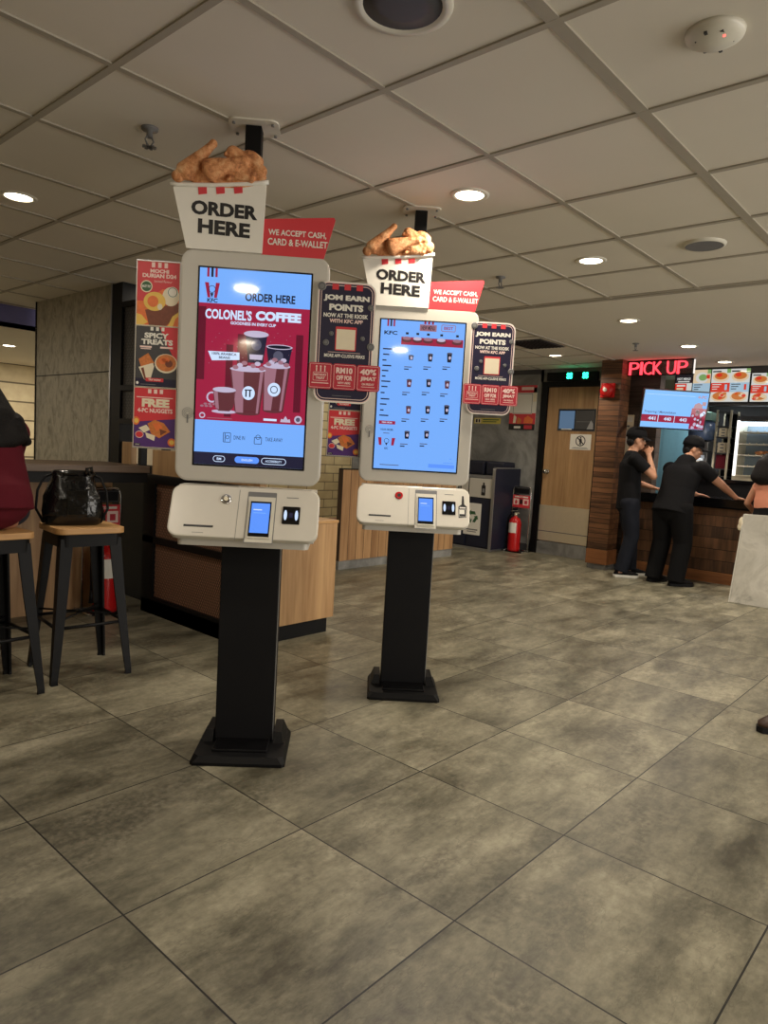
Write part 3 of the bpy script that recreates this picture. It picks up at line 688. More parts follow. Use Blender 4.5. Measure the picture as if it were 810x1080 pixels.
def poster_durian(b, x0, x1, z0, z1, y):
    w, h = x1 - x0, z1 - z0; X = lambda u: x0 + u * w; Z = lambda v: z1 - v * h
    l = lambda k: y - .0003 * k
    b.rect(x0, x1, z0, z1, 'orange', l(0)); b.rect(X(0), X(1), Z(.42), Z(0), 'red', l(1)); b.flat([(X(0), Z(.42)), (X(.6), Z(.42)), (X(.2), Z(.62)), (X(0), Z(.62))], 'red', l(1))
    b.flat([(X(.2), Z(.76)), (X(1), Z(.62)), (X(1), Z(.78)), (X(.7), Z(1)), (X(.3), Z(1))], 'brown', l(1))
    for k in range(3): b.rect(X(.33 + .15 * k), X(.41 + .15 * k), Z(.09), Z(.01), 'pinkprint', l(2))
    b.text('MOCHI', X(.3), X(.74), Z(.175), Z(.115), 'pinkprint', l(2), .05); b.text('DURIAN D24', X(.12), X(.92), Z(.25), Z(.185), 'pinkprint', l(2), .05)
    b.text('limited flavour', X(.4), X(.82), Z(.32), Z(.28), 'pinkprint', l(2), 0)
    b.disc(X(.22), Z(.39), .14 * w, .095 * h, 'creamp', l(2)); b.disc(X(.22), Z(.39), .115 * w, .078 * h, 'greenp', l(3)); b.text('MUST TRY', X(.12), X(.32), Z(.41), Z(.37), 'white2', l(4), .04)
    b.disc(X(.8), Z(.53), .2 * w, .15 * h, 'creamp', l(2)); b.disc(X(.84), Z(.46), .13 * w, .085 * h, 'white2', l(3)); b.ring(X(.84), Z(.46), .017, .002, 'greenp', l(4), 16)
    b.disc(X(.42), Z(.62), .26 * w, .15 * h, 'yellow', l(4)); b.disc(X(.38), Z(.62), .13 * w, .09 * h, 'orange', l(5)); b.disc(X(.55), Z(.7), .06 * w, .05 * h, 'creamp', l(5))
    b.flat([(X(0), Z(.82)), (X(.12), Z(.84)), (X(.27), Z(.95)), (X(.15), Z(1)), (X(0), Z(1))], 'yellow', l(3)); b.flat([(X(1), Z(.76)), (X(.85), Z(.84)), (X(.74), Z(1)), (X(1), Z(1))], 'yellow', l(3)); b.flat([(X(1), Z(.82)), (X(.92), Z(.88)), (X(.86), Z(1)), (X(1), Z(1))], 'orange', l(4))

def poster_spicy(b, x0, x1, z0, z1, y):
    w, h = x1 - x0, z1 - z0; X = lambda u: x0 + u * w; Z = lambda v: z1 - v * h; l = lambda k: y - .0003 * k
    b.rect(x0, x1, z0, z1, 'midgrey', l(0)); b.flat([(X(.55), Z(0)), (X(1), Z(0)), (X(1), Z(.62)), (X(.75), Z(.3))], 'red', l(1)); b.rect(x0, x1, z0, Z(.86), 'navyprint', l(1))
    for k in range(3): b.rect(X(.34 + .13 * k), X(.41 + .13 * k), Z(.07), Z(.01), 'white2', l(2))
    b.text('SPICY', X(.2), X(.78), Z(.195), Z(.105), 'white2', l(2), .05); b.text('TREATS', X(.13), X(.88), Z(.3), Z(.21), 'white2', l(2), .05)
    b.rect(X(.1), X(.38), Z(.355), Z(.325), 'pinkprint', l(2)); b.rect(X(.58), X(.88), Z(.355), Z(.325), 'pinkprint', l(2)); b.rect(X(.12), X(.36), Z(.38), Z(.365), 'pinkprint', l(2))
    b.flat([(X(.08), Z(.55)), (X(.3), Z(.44)), (X(.45), Z(.6)), (X(.3), Z(.7)), (X(.14), Z(.68))], 'fried', l(2)); b.flat([(X(.08), Z(.68)), (X(.42), Z(.6)), (X(.45), Z(.66)), (X(.36), Z(.9)), (X(.22), Z(.88))], 'creamp', l(3)); b.flat([(X(.14), Z(.7)), (X(.2), Z(.68)), (X(.27), Z(.88)), (X(.23), Z(.88))], 'brown', l(4))
    b.disc(X(.73), Z(.6), .27 * w, .16 * h, 'creamp', l(2)); b.disc(X(.73), Z(.59), .24 * w, .14 * h, 'fried', l(3)); b.disc(X(.65), Z(.56), .09 * w, .05 * h, 'orange', l(4)); b.disc(X(.8), Z(.6), .09 * w, .06 * h, 'brown', l(4)); b.disc(X(.72), Z(.54), .1 * w, .04 * h, 'orange', l(4))
    b.rrect(X(.26), X(.68), Z(.91), Z(.85), .002, 'red', l(5)); b.text('TRY NOW', X(.32), X(.62), Z(.895), Z(.865), 'white2', l(6), .03); b.disc(X(.06), Z(.94), .03 * w, .025 * h, 'white2', l(3)); b.rect(X(.14), X(.5), Z(.965), Z(.955), 'grey', l(3))

def poster_nuggets(b, x0, x1, z0, z1, y):
    w, h = x1 - x0, z1 - z0; X = lambda u: x0 + u * w; Z = lambda v: z1 - v * h; l = lambda k: y - .0003 * k
    b.rect(x0, x1, z0, z1, 'purple', l(0)); b.flat([(X(0), Z(0)), (X(1), Z(0)), (X(1), Z(.5)), (X(0), Z(.58))], 'red', l(1))
    for k in range(3): b.rect(X(.32 + .14 * k), X(.40 + .14 * k), Z(.09), Z(.02), 'pinkprint', l(2))
    b.rect(X(.05), X(.92), Z(.165), Z(.15), 'pinkprint', l(2)); b.text('FREE', X(.18), X(.84), Z(.32), Z(.18), 'creamp', l(2), .06); b.text('4-PC NUGGETS', X(.08), X(.92), Z(.415), Z(.34), 'pinkprint', l(2), .04)
    b.flat([(X(.12), Z(.68)), (X(.3), Z(.62)), (X(.4), Z(.7)), (X(.25), Z(.76))], 'creamp', l(3)); b.flat([(X(.33), Z(.6)), (X(.5), Z(.53)), (X(.72), Z(.58)), (X(.88), Z(.72)), (X(.62), Z(.84)), (X(.42), Z(.77))], 'fried', l(4))
    b.flat([(X(.45), Z(.6)), (X(.6), Z(.57)), (X(.7), Z(.66)), (X(.55), Z(.72))], 'orange', l(5)); b.flat([(X(.28), Z(.75)), (X(.52), Z(.8)), (X(.5), Z(.89)), (X(.32), Z(.84))], 'creamp', l(5)); b.flat([(X(.62), Z(.68)), (X(.8), Z(.72)), (X(.65), Z(.79))], 'brown', l(6))
    b.disc(X(.05), Z(.56), .09 * w, .07 * h, 'orange', l(3)); b.disc(X(.06), Z(.56), .05 * w, .04 * h, 'yellow', l(4)); b.disc(X(.92), Z(.9), .1 * w, .07 * h, 'orange', l(3)); b.disc(X(.92), Z(.9), .06 * w, .04 * h, 'yellow', l(4))
    b.disc(X(.14), Z(.79), .1 * w, .06 * h, 'pinkprint', l(3)); b.disc(X(.14), Z(.79), .09 * w, .05 * h, 'red', l(4)); b.rect(X(.02), X(.17), Z(.98), Z(.94), 'ink', l(3)); b.text('KFC', X(.05), X(.15), Z(.97), Z(.95), 'white2', l(4), .02)

def chicken_heap(parent):
    """printed heap of fried drumsticks, built as a shallow relief"""
    b = B()
    def drum(p0, p1, r0, r1, yo=0):
        d = (p1[0] - p0[0], p1[1] - p0[1]); q = math.hypot(*d); sd = (-d[1] / q, 0, d[0] / q)
        b.limb((p0[0], yo, p0[1]), (p0[0] + d[0] * .55, yo, p0[1] + d[1] * .55), r0, .024, r0 * .62, .018, 'friedskin', side=sd)
        b.limb((p0[0] + d[0] * .5, yo, p0[1] + d[1] * .5), (p1[0], yo, p1[1]), r0 * .62, .018, r1, .012, 'friedskin', side=sd)
        b.ell((p1[0], yo, p1[1]), (r1 * 1.25, .013, r1 * 1.25), 'friedskin')
    b.ell((-.13, .014, 2.150), (.155, .012, .05), 'friedskin')
    drum((-.262, 2.145), (-.168, 2.246), .036, .0125)
    drum((-.175, 2.152), (-.058, 2.190), .040, .015, -.016); drum((-.1, 2.222), (-.01, 2.20), .026, .016, .006)
    b.ell((-.03, -.002, 2.205), (.04, .016, .026), 'friedskin', Matrix.Rotation(.5, 3, 'Y'))
    b.ell((-.005, -.002, 2.165), (.03, .011, .026), 'friedskin'); b.ell((-.065, -.004, 2.15), (.055, .010, .022), 'friedskin'); b.ell((-.285, -.002, 2.128), (.024, .014, .022), 'friedskin')
    rng = random.Random(3)
    for k in range(26):
        u = rng.random(); x = -.29 + .30 * u; top = 2.15 + .07 * math.sin(PI * u) ** .7
        b.ell((x, rng.uniform(-.007, 0), rng.uniform(2.125, top)), (rng.uniform(.006, .013), .012, rng.uniform(.005, .010)), 'friedskin', Matrix.Rotation(rng.uniform(0, 3), 3, 'Y'), 10, 6)
    o = remesh(b, 'fried_chicken', parent, .004, 1)
    o.location = (0, -.118, 0); return o

def fried_mat():
    m, t, b = nt('fried_crumb'); L = t.links.new
    tc = N(t, 'ShaderNodeTexCoord'); nz = N(t, 'ShaderNodeTexNoise'); nz.inputs['Scale'].default_value = 26; nz.inputs['Detail'].default_value = 7; nz.inputs['Roughness'].default_value = .7
    L(tc.outputs['Object'], nz.inputs['Vector'])
    rp = N(t, 'ShaderNodeValToRGB'); e = rp.color_ramp.elements; e[0].position, e[0].color = .34, rgb(150, 88, 50); e[1].position, e[1].color = .66, rgb(244, 196, 146)
    x = e.new(.5); x.color = rgb(220, 150, 96)
    L(nz.outputs['Fac'], rp.inputs[0]); L(rp.outputs[0], b.inputs['Base Color'])
    bp = N(t, 'ShaderNodeBump'); bp.inputs['Strength'].default_value = 1; bp.inputs['Distance'].default_value = .012; L(nz.outputs['Fac'], bp.inputs['Height']); L(bp.outputs[0], b.inputs['Normal'])
    b.inputs['Roughness'].default_value = .6
    return m
M['friedskin'] = fried_mat()

def kiosk(loc, rz, label, page, app_dz, extra):
    t = thing('order_kiosk', label, 'kiosk', loc, rz, 'self-service order kiosks')
    # base: bevelled foot plate with clipped corners and raised wedges each side of the column
    def octa(x0, x1, y0, y1, c, z): return [V((x0 + c, y0, z)), V((x1 - c, y0, z)), V((x1, y0 + c, z)), V((x1, y1 - c, z)), V((x1 - c, y1, z)), V((x0 + c, y1, z)), V((x0, y1 - c, z)), V((x0, y0 + c, z))]
    b = B(); b.loft([octa(-.172, .182, -.16, .165, .012, 0), octa(-.172, .182, -.16, .165, .012, .012), octa(-.162, .172, -.148, .155, .02, .034)], 'black', smooth=False)
    for s0, s1 in ((-.158, -.112), (.122, .168)):
        b.loft([[V((s0, -.02, .03)), V((s1, -.02, .03)), V((s1, .15, .03)), V((s0, .15, .03))], [V((s1 - .03 if s0 < 0 else s0, .0, .075)), V((s1 if s0 < 0 else s0 + .03, .0, .075)), V((s1 if s0 < 0 else s0 + .03, .13, .075)), V((s1 - .03 if s0 < 0 else s0, .13, .075))]], 'black', smooth=False)
    b.box(-.1, .11, -.11, .02, .03, .044, 'blackgloss', .004)
    b.obj('base_plate', t)
    b = B(); b.box(-.108, .118, .0, .10, .03, 1.02, 'blackmat', .004); b.obj('pedestal', t)
    B().box(.118, .1205, .002, .012, .04, 1.0, 'alu').obj('edge_trim', t.children[-1])
    p = B().box(-.07, -.012, -.045, .013, 1.1, ZC - .008, 'black', .003).obj('ceiling_pole', t)
    b = B(); b.prism(rr(-.13, .05, -.085, .055, .03), ZC - .007, ZC - .001, 'ceil', 'XY')
    for dx in (-.11, .03):
        for dy in (-.06, .03): b.lathe([(.006, -.008), (.006, -.014)], 'grey', 8, (dx, dy, ZC - .001))
    b.obj('ceiling_flange', p)
    # screen housing
    h = B().prism(rr(-.272, .26, 1.06, 1.89, .045, 8), -.10, -.045, 'shell', bevel=.008).obj('screen_housing', t)
    b = B(); b.prism(rr(-.24, .23, 1.1, 1.85, .03), -.046, -.03, 'grey'); b.obj('rear_cover', h)
    b = B(); y = -.1015
    for q in range(3): b.ring(-.231, 1.306, .008 + .006 * q, .0015, 'grey', y, 24)
    b.rect(-.234, -.228, 1.27, 1.3, 'grey', y)
    b.obj('contactless_mark', h)
    d = B().rline(-.209, .201, 1.117, 1.832, .003, .0065, 'blackgloss', -.1012).obj('screen', t)
    g = B(); page(g, -.1016); g.obj('screen_image', d)
    # sloping payment console below the screen
    ang = math.atan2(.09, .167)
    b = B(); b.prism(rr(-.270, .265, -.108, .094, .038, 8), 0, .034, 'shelltop', bevel=.006)
    b.xf(Matrix.Translation((0, -.115 + (1.052 - .965) * (-.09 / .167), .965)) @ Matrix.Rotation(-ang, 4, 'X'))
    b.prism([(-.085, 1.044), (-.175, .872), (-.165, .855), (0, .855), (0, 1.044)], -.255, .25, 'shell', 'YZ')
    b.prism(rr(-.24, .232, -.172, -.01, .02), .832, .858, 'shell', plane='XY')
    c = b.obj('payment_console', t)
    n = V((0, -.167, .0886)).normalized()     # outward normal of the slope (points to the viewer and up)
    sl = lambda z: -.115 + (1.052 - z) * (-.09 / .167)
    ang = math.atan2(.09, .167)
    def on_slope(bld, zc, push=.0): # local XZ print around z=0 tilted back onto the slope
        return bld.xf(Matrix.Translation((0, sl(zc) - push * math.cos(ang), zc + push * math.sin(ang))) @ Matrix.Rotation(-ang, 4, 'X'))
    k_ = .191 / .167   # slope length per unit height
    b = B(); b.lathe([(.019, 0), (.019, -.004), (.015, -.006), (.012, -.004), (.001, -.004)], 'chrome' if extra is None else 'redgloss', 24, (-.073, 0, 0), 'Y'); b.disc(-.073, 0, .0085, .0085, 'ink' if extra else 'steel', -.0072, 16)
    on_slope(b, 1.0).obj('start_button', c)
    b = B(); b.rect(-.212, -.108, -.004, .004, 'ink', -.001); b.rect(-.205, -.115, -.0015, .0035, 'midgrey', -.0015); b.rect(-.18, -.14, -.026, -.0245, 'grey', -.001); on_slope(b, .905).obj('receipt_slot', c)
    b = B(); b.rect(-.0015, 0, -.105, .092, 'grey', -.0006); on_slope(b.xf(Matrix.Translation((-.026, 0, 0))), .955).obj('cover_seam', c)
    b = B(); b.rline(.004, .108, -.105, .095, .004, .003, 'grey', -.001); b.rect(.007, .105, -.102, .092, 'white', -.0006); b.rect(.007, .105, .076, .092, 'grey', -.001)
    b.prism(rr(.014, .096, -.088, .06, .004), -.007, 0, 'white'); b.rect(.0175, .0925, -.082, .055, 'hotblack', -.0075); b.rect(.022, .088, -.068, .048, E_blue2, -.008); b.rect(.03, .06, .02, .024, E_white, -.0083); b.rect(.03, .075, .008, .011, E_blue, -.0083)
    on_slope(b, .948).obj('card_terminal', c)
    b = B(); b.prism(rr(.134, .197, -.034, .034, .003), -.004, 0, 'hotblack'); b.disc(.145, 0, .006, .02, E_white, -.0046, 14); b.disc(.185, 0, .006, .02, E_white, -.0046, 14); b.rect(.158, .172, -.01, .01, E_navy, -.0046)
    on_slope(b, .955).obj('code_scanner', c)
    b = B(); b.rect(.145, .188, -.0015, .0015, 'grey', -.001); on_slope(b, 1.017).obj('scan_mark', c)
    if extra:
        b = B(); b.prism([(.212, -.07), (.249, -.066), (.251, -.01), (.239, .0), (.236, .044), (.228, .044), (.226, 0), (.211, -.012)], -.001, 0, 'ink'); b.rect(.216, .240, -.05, -.028, 'white2', -.0015); b.rect(.216, .246, -.02, -.014, 'white2', -.0015); b.rline(.2145, .247, -.064, -.024, .003, .0015, 'white2', -.0016)
        lab(on_slope(b, .975).obj('tap_sticker', c), 'black and white tap-your-card sticker')
    # bucket sign standing on top
    y0 = -.108
    def curve(x, zl, zr, xl, xr, bow): u = (x - xl) / (xr - xl); return zl + (zr - zl) * u - bow * 4 * u * (1 - u)
    top = [(-.306 + .327 * k / 14, curve(-.306 + .327 * k / 14, 2.098, 2.128, -.306, .021, .006)) for k in range(15)]
    s = B().prism([(-.253, 1.888), (.015, 1.888)] + top[::-1], y0, y0 + .008, 'white2').obj('bucket_sign', t)
    rim = [(-.314 + .343 * k / 14, curve(-.314 + .343 * k / 14, 2.096, 2.128, -.314, .029, .006)) for k in range(15)]
    b = B(); b.tube([(x, y0 - .002, z + .006) for x, z in rim], .0075, 'white2', 10); b.obj('rim', s)
    for k in range(3):
        x = -.220 + .0625 * k; dz = .006 * k
        B().prism([(x + .005, 2.074 + dz), (x + .034, 2.079 + dz), (x + .031, 2.119 + dz), (x, 2.115 + dz)], y0 - .0015, y0, 'red').obj('stripe', s)
    B().text('ORDER', -.239, -.006, 2.006, 2.055, 'ink', y0 - .001, .045, slope=-.006).obj('lettering', s); B().text('HERE', -.214, -.030, 1.943, 1.993, 'ink', y0 - .001, .045, slope=-.007).obj('lettering', s)
    chicken_heap(s)
    # red payment notice beside the bucket
    q = B().prism([(.012, 1.886), (.236, 1.886), (.2715, 2.024), (.266, 2.032), (.262, 2.032), (.012, 2.010)], -.100, -.095, 'red').obj('payment_notice', t)
    B().text('WE ACCEPT CASH,', .034, .242, 1.953, 1.977, 'white2', -.101, .025).obj('lettering', q); B().text('CARD & E-WALLET', .033, .247, 1.922, 1.946, 'white2', -.101, .025).obj('lettering', q)
    # phone-shaped app sign on the right edge
    Z = lambda z: z + app_dz
    a = B(); y = -.118
    a.prism(rr(.222, .432, Z(1.374), Z(1.806), .038, 8), y, y + .006, 'white2'); a.flat(rr(.2255, .4285, Z(1.378), Z(1.802), .034), 'pinkprint', y - .0006); a.flat(rr(.2285, .4255, Z(1.381), Z(1.799), .032), 'navyprint', y - .0009)
    a.rline(.234, .420, Z(1.387), Z(1.793), .027, .0022, 'pinkprint', y - .0013)
    a.rect(.29, .36, Z(1.398), Z(1.4), 'grey', y - .0018); a.rect(.268, .385, Z(1.5545), Z(1.556), 'pinkprint', y - .0018)
    a = a.obj('app_sign', t)
    b = B(); yy = y - .0018
    for k in range(3): b.rect(.273 + .0435 * k, .296 + .0435 * k, Z(1.777), Z(1.797), 'red', yy)
    b.text('JOM EARN', .244, .409, Z(1.735), Z(1.759), 'white2', yy, .06); b.text('POINTS', .265, .388, Z(1.703), Z(1.727), 'white2', yy, .06)
    b.text('NOW AT THE KIOSK', .246, .407, Z(1.679), Z(1.694), 'white2', yy, .04); b.text('WITH KFC APP', .268, .389, Z(1.66), Z(1.674), 'pinkprint', yy, .04)
    b.obj('lettering', a); b = B()
    b.rrect(.292, .368, Z(1.562), Z(1.647), .004, 'red', yy); b.rect(.296, .364, Z(1.566), Z(1.638), 'creamp', yy - .0004); b.obj('code_panel', a); b = B()
    b.text('MORE APP-CLUSIVE PERKS', .255, .402, Z(1.537), Z(1.549), 'white2', yy, .03)
    b.obj('lettering', a)
    for cx, cz, r in ((.236, 1.786, .0155), (.415, 1.72, .011), (.422, 1.581, .014), (.277, 1.621, .008), (.259, 1.588, .011), (.391, 1.609, .008)):
        b = B(); b.lathe([(r, y - .001), (r, y - .003), (r * .8, y - .0038), (.001, y - .0038)], 'grey', 20, (cx, 0, Z(cz)), 'Y'); b.ring(cx, Z(cz), r * .7, .0015, 'midgrey', y - .0042, 16); b.obj('coin_token', a)
    x = .202
    for k, (l1, l2, l3) in enumerate((('', 'BIRTHDAY', 'TREAT'), ('RM10', 'OFF FOR', 'NEW USERS'), ('40%', 'JIMAT', 'ON FRIDAY'))):
        b = B(); x0, x1 = x + .087 * k, x + .087 * k + .0855; z0, z1 = Z(1.421), Z(1.5145); yy = y - .006
        b.prism(rr(x0, x1, z0, z1, .009), yy, y - .001, 'reddeep'); b.rline(x0 + .004, x1 - .004, z0 + .004, z1 - .004, .006, .0012, 'pinkprint', yy - .0008); m_ = yy - .0012
        if k == 0:
            for q_ in range(3): b.rect(x0 + .026 + .015 * q_, x0 + .030 + .015 * q_, z1 - .032, z1 - .018, 'pinkprint', m_); b.disc(x0 + .028 + .015 * q_, z1 - .014, .003, .004, 'pinkprint', m_, 10)
            b.rline(x0 + .016, x1 - .016, z0 + .028, z1 - .034, .004, .0014, 'pinkprint', m_); b.text(l2, x0 + .02, x1 - .02, z0 + .046, z0 + .054, 'pinkprint', m_, .03); b.text(l3, x0 + .026, x1 - .026, z0 + .034, z0 + .043, 'pinkprint', m_, .03); b.rect(x0 + .012, x1 - .012, z0 + .019, z0 + .022, 'pinkprint', m_)
        else:
            b.text(l1, x0 + .012, x1 - .014, z0 + .058, z0 + .080, 'pinkprint', m_, .05); b.text(l2, x0 + .014, x1 - .014, z0 + .034, z0 + .052, 'pinkprint', m_, .05); b.text(l3, x0 + .02, x1 - .02, z0 + .021, z0 + .029, 'pinkprint', m_, .03); b.rect(x0 + .018, x1 - .018, z0 + .014, z0 + .016, 'pinkprint', m_)
        b.obj('reward_panel', a)
    # poster column on the left edge
    b = B(); b.box(-.432, -.25, -.072, -.062, 1.17, 1.842, 'midgrey'); b.rline(-.434, -.276, 1.168, 1.845, .002, .003, 'alu', -.0745); b.box(-.28, -.25, -.075, -.05, 1.3, 1.34, 'alu'); b.box(-.28, -.25, -.075, -.05, 1.68, 1.72, 'alu')
    ph = b.obj('poster_holder', t)
    for fn, z0, z1, nm in ((poster_durian, 1.614, 1.840, 'orange dessert poster'), (poster_spicy, 1.393, 1.611, 'dark spicy snacks poster'), (poster_nuggets, 1.173, 1.389, 'red and purple nuggets poster')):
        b = B(); fn(b, -.4305, -.2795, z0, z1, -.0735); b.rline(-.4315, -.2785, z0 - .001, z1 + .001, .001, .0016, 'creamp', -.0765); lab(b.obj('poster', ph), nm)
    return t
kiosk((1.667, 2.163, 0), math.radians(-45), 'white order kiosk nearest the bar, red coffee advert on its screen', graphics_offer, 0, None)
kiosk((2.688, 2.202, 0), math.radians(-47.5), 'white order kiosk farther back, blue drinks menu page on its screen', graphics_menu, .033, True)
# ------------------------------------------------------------------ left side: bar, column, partition, stools
b = B()
b.box(2.655, 2.85, 5.27, 6.66, 0, ZC, 'stonecol'); b.box(2.649, 2.655, 5.27, 6.66, 1.696, 1.703, 'black'); b.box(2.646, 2.66, 5.255, 5.275, 0, ZC, 'alu'); b.box(2.646, 2.66, 6.655, 6.668, 0, ZC, 'black')
struct(b.obj('wall_column'), 'stone clad column behind the bar')
t = thing('mesh_screen', 'tall black metal divider with mesh panels beside the stone column', 'divider', (2.65, 4.45, 0))
b = B(); b.box(0, .12, .65, .805, 0, ZC - .002, 'black'); b.obj('post', t)
b = B()
for z in (1.3, 1.55, 2.17): b.box(0, .05, .0, .65, z, z + .04, 'black')
b.box(0, .05, 0, .04, 1.0, 2.21, 'black'); b.box(0, .05, .32, .36, 1.0, 2.21, 'black')
b.obj('frame', t)
for y0, y1, z0, z1 in ((.36, .65, 1.59, 2.17), (.04, .32, 1.59, 2.17), (.36, .65, 1.34, 1.55), (.04, .32, 1.34, 1.55)):
    B().box(.02, .03, y0, y1, z0, z1, 'meshdark').obj('mesh_panel', t)
b = B(); b.box(.0, .05, .47, .6, .95, 1.165, 'oak', .003); lab(b.obj('wooden_post', t), 'short oak post')
B().box(0, .12, 0, .65, .0, 1.0, 'black').obj('lower_panel', t)

t = thing('bar_counter', 'dark wood bar counter with black apron left of the kiosks', 'counter', (0, 4.2, 0))
B().box(-1.6, 2.40, 0, .62, .975, 1.02, 'bartop', .004).obj('top', t)
B().box(-1.6, 2.40, .03, .06, .91, .975, 'black').obj('apron', t)
B().box(-1.6, 2.40, .50, .55, 0, .975, 'oak').obj('back_panel', t)
for x in (-1.2, .2): B().box(x, x + .05, .42, .48, 0, .975, 'black').obj('leg', t)

t = thing('booth_partition', 'low black framed mesh partition with oak end and dark kick board', 'partition', (2.5, 3.25, 0))
b = B(); W = 1.2
b.box(0, .06, 0, W, .0, .12, 'black'); b.box(0, .06, 0, W, .49, .535, 'black'); b.box(0, .06, 0, W, .90, .955, 'black'); b.box(0, .06, 0, .05, .12, .9, 'black'); b.box(0, .06, W - .14, W, .12, .9, 'black')
b.obj('frame', t)
for z0, z1 in ((.12, .49), (.535, .90)): B().box(.02, .035, .05, W - .14, z0, z1, 'mesh').obj('mesh_panel', t)
B().box(.06, .11, .0, W, .1, 1.125, 'oak', .003).obj('back_board', t)
b = B(); b.box(.11, .712, .0, W, .096, .72, 'oak', .003); b.box(.1, .72, -.004, W, .72, .74, 'pale_seat', .003); b.obj('end_panel', t)
B().box(.0, .665, .012, W, .0, .096, 'black').obj('kick_board', t)
t = thing('booth_bench', 'oak plank booth back standing behind the second kiosk', 'bench', (4.86, 4.88, 0))
B().box(0, 1.9, 0, .06, .09, 1.0, 'oakplank').obj('back_panel', t); B().box(0, 1.9, -.004, .06, 1.0, 1.012, 'black').obj('top_strip', t); B().box(0.01, 1.9, .01, .06, 0, .09, 'wallgrey').obj('plinth', t)
B().box(0, 1.9, .06, .5, .4, .46, 'brown', .01).obj('seat', t); B().box(0, 1.9, .06, .45, .0, .4, 'oak').obj('seat_box', t)

def stool(loc, rz, label):
    t = thing('bar_stool', label, 'stool', loc, rz, 'black metal bar stools with wooden seats')
    B().prism(rr(-.165, .165, -.165, .165, .045, 6), .722, .752, 'pale_seat', 'XY', bevel=.005).obj('seat', t)
    b = B(); b.prism(rr(-.15, .15, -.15, .15, .04), .66, .722, 'black', 'XY'); b.obj('seat_frame', t)
    for sx in (-1, 1):
        for sy in (-1, 1):
            b = B(); secs = []
            for z, o, w in ((.70, .138, .052), (.45, .155, .044), (.12, .180, .030), (.02, .188, .024), (.0, .188, .026)):
                cx, cy = sx * o, sy * o
                secs.append([V((cx - sx * w, cy + sy * .006, z)), V((cx + sx * .006, cy + sy * .006, z)), V((cx + sx * .006, cy - sy * w, z)), V((cx - sx * .004, cy - sy * w, z)), V((cx - sx * .008, cy - sy * .008, z)), V((cx - sx * w, cy - sy * .004, z))])
            b.loft(secs, 'black', smooth=False); b.obj('leg', t)
    b = B(); r = .165
    for a, c in (((-r, -r), (r, -r)), ((r, -r), (r, r)), ((r, r), (-r, r)), ((-r, r), (-r, -r))):
        b.tube([(a[0], a[1], .27), (c[0], c[1], .27)], .0085, 'black', 8)
    b.obj('foot_ring', t)
    b = B(); r = .15
    b.tube([(-r, -r, .30), (r, r, .30)], .005, 'black', 6); b.tube([(r, -r, .305), (-r, r, .305)], .005, 'black', 6); b.obj('cross_brace', t)
    return t
stool((1.615, 3.47, 0), math.radians(-6), 'black metal stool with pale wood seat, black bag on it')
stool((1.145, 3.42, 0), math.radians(2), 'black metal stool under the person in maroon at the left edge')

# glossy bag on the stool
t = thing('handbag', 'shiny black drawstring bag standing on the bar stool seat', 'bag', (1.575, 3.49, .752), math.radians(-20))
b = B()
rng = random.Random(5); secs = []
for z, w, d in ((0, .125, .06), (.012, .14, .072), (.07, .143, .076), (.14, .13, .07), (.20, .108, .055), (.24, .094, .04), (.262, .1, .045)):
    secs.append([V((math.copysign(abs(math.cos(a)) ** .75, math.cos(a)) * w * (1 + .05 * math.sin(5 * a + z * 30)), math.copysign(abs(math.sin(a)) ** .75, math.sin(a)) * d * (1 + .09 * math.sin(4 * a + 2 + z * 40)), z)) for a in [2 * PI * k / 36 for k in range(36)]])
b.loft(secs, 'leather'); o = b.obj('body', t)
b = B(); b.loft([[V((math.cos(a) * w, math.sin(a) * d, z)) for a in [2 * PI * k / 24 for k in range(24)]] for z, w, d in ((.245, .096, .042), (.262, .098, .046), (.272, .085, .035), (.274, .02, .01))], 'leather'); b.obj('gathered_top', t)
b = B(); b.box(-.03, .07, -.079, -.068, .05, .18, 'leather', .006); b.obj('front_pocket', t)
b = B(); b.tube([(.055, -.045, .25), (.06, -.055, .285), (.08, -.05, .29), (.085, -.04, .262)], .008, 'leather', 8); b.obj('buckle', t)
for s in (-1, 1):
    b = B(); b.tube([(s * .09, .02, .25), (s * .13, .01, .235), (s * .158, 0, .17), (s * .165, -.01, .08), (s * .13, -.02, .01)], .0065, 'blackmat', 8); b.obj('strap', t)

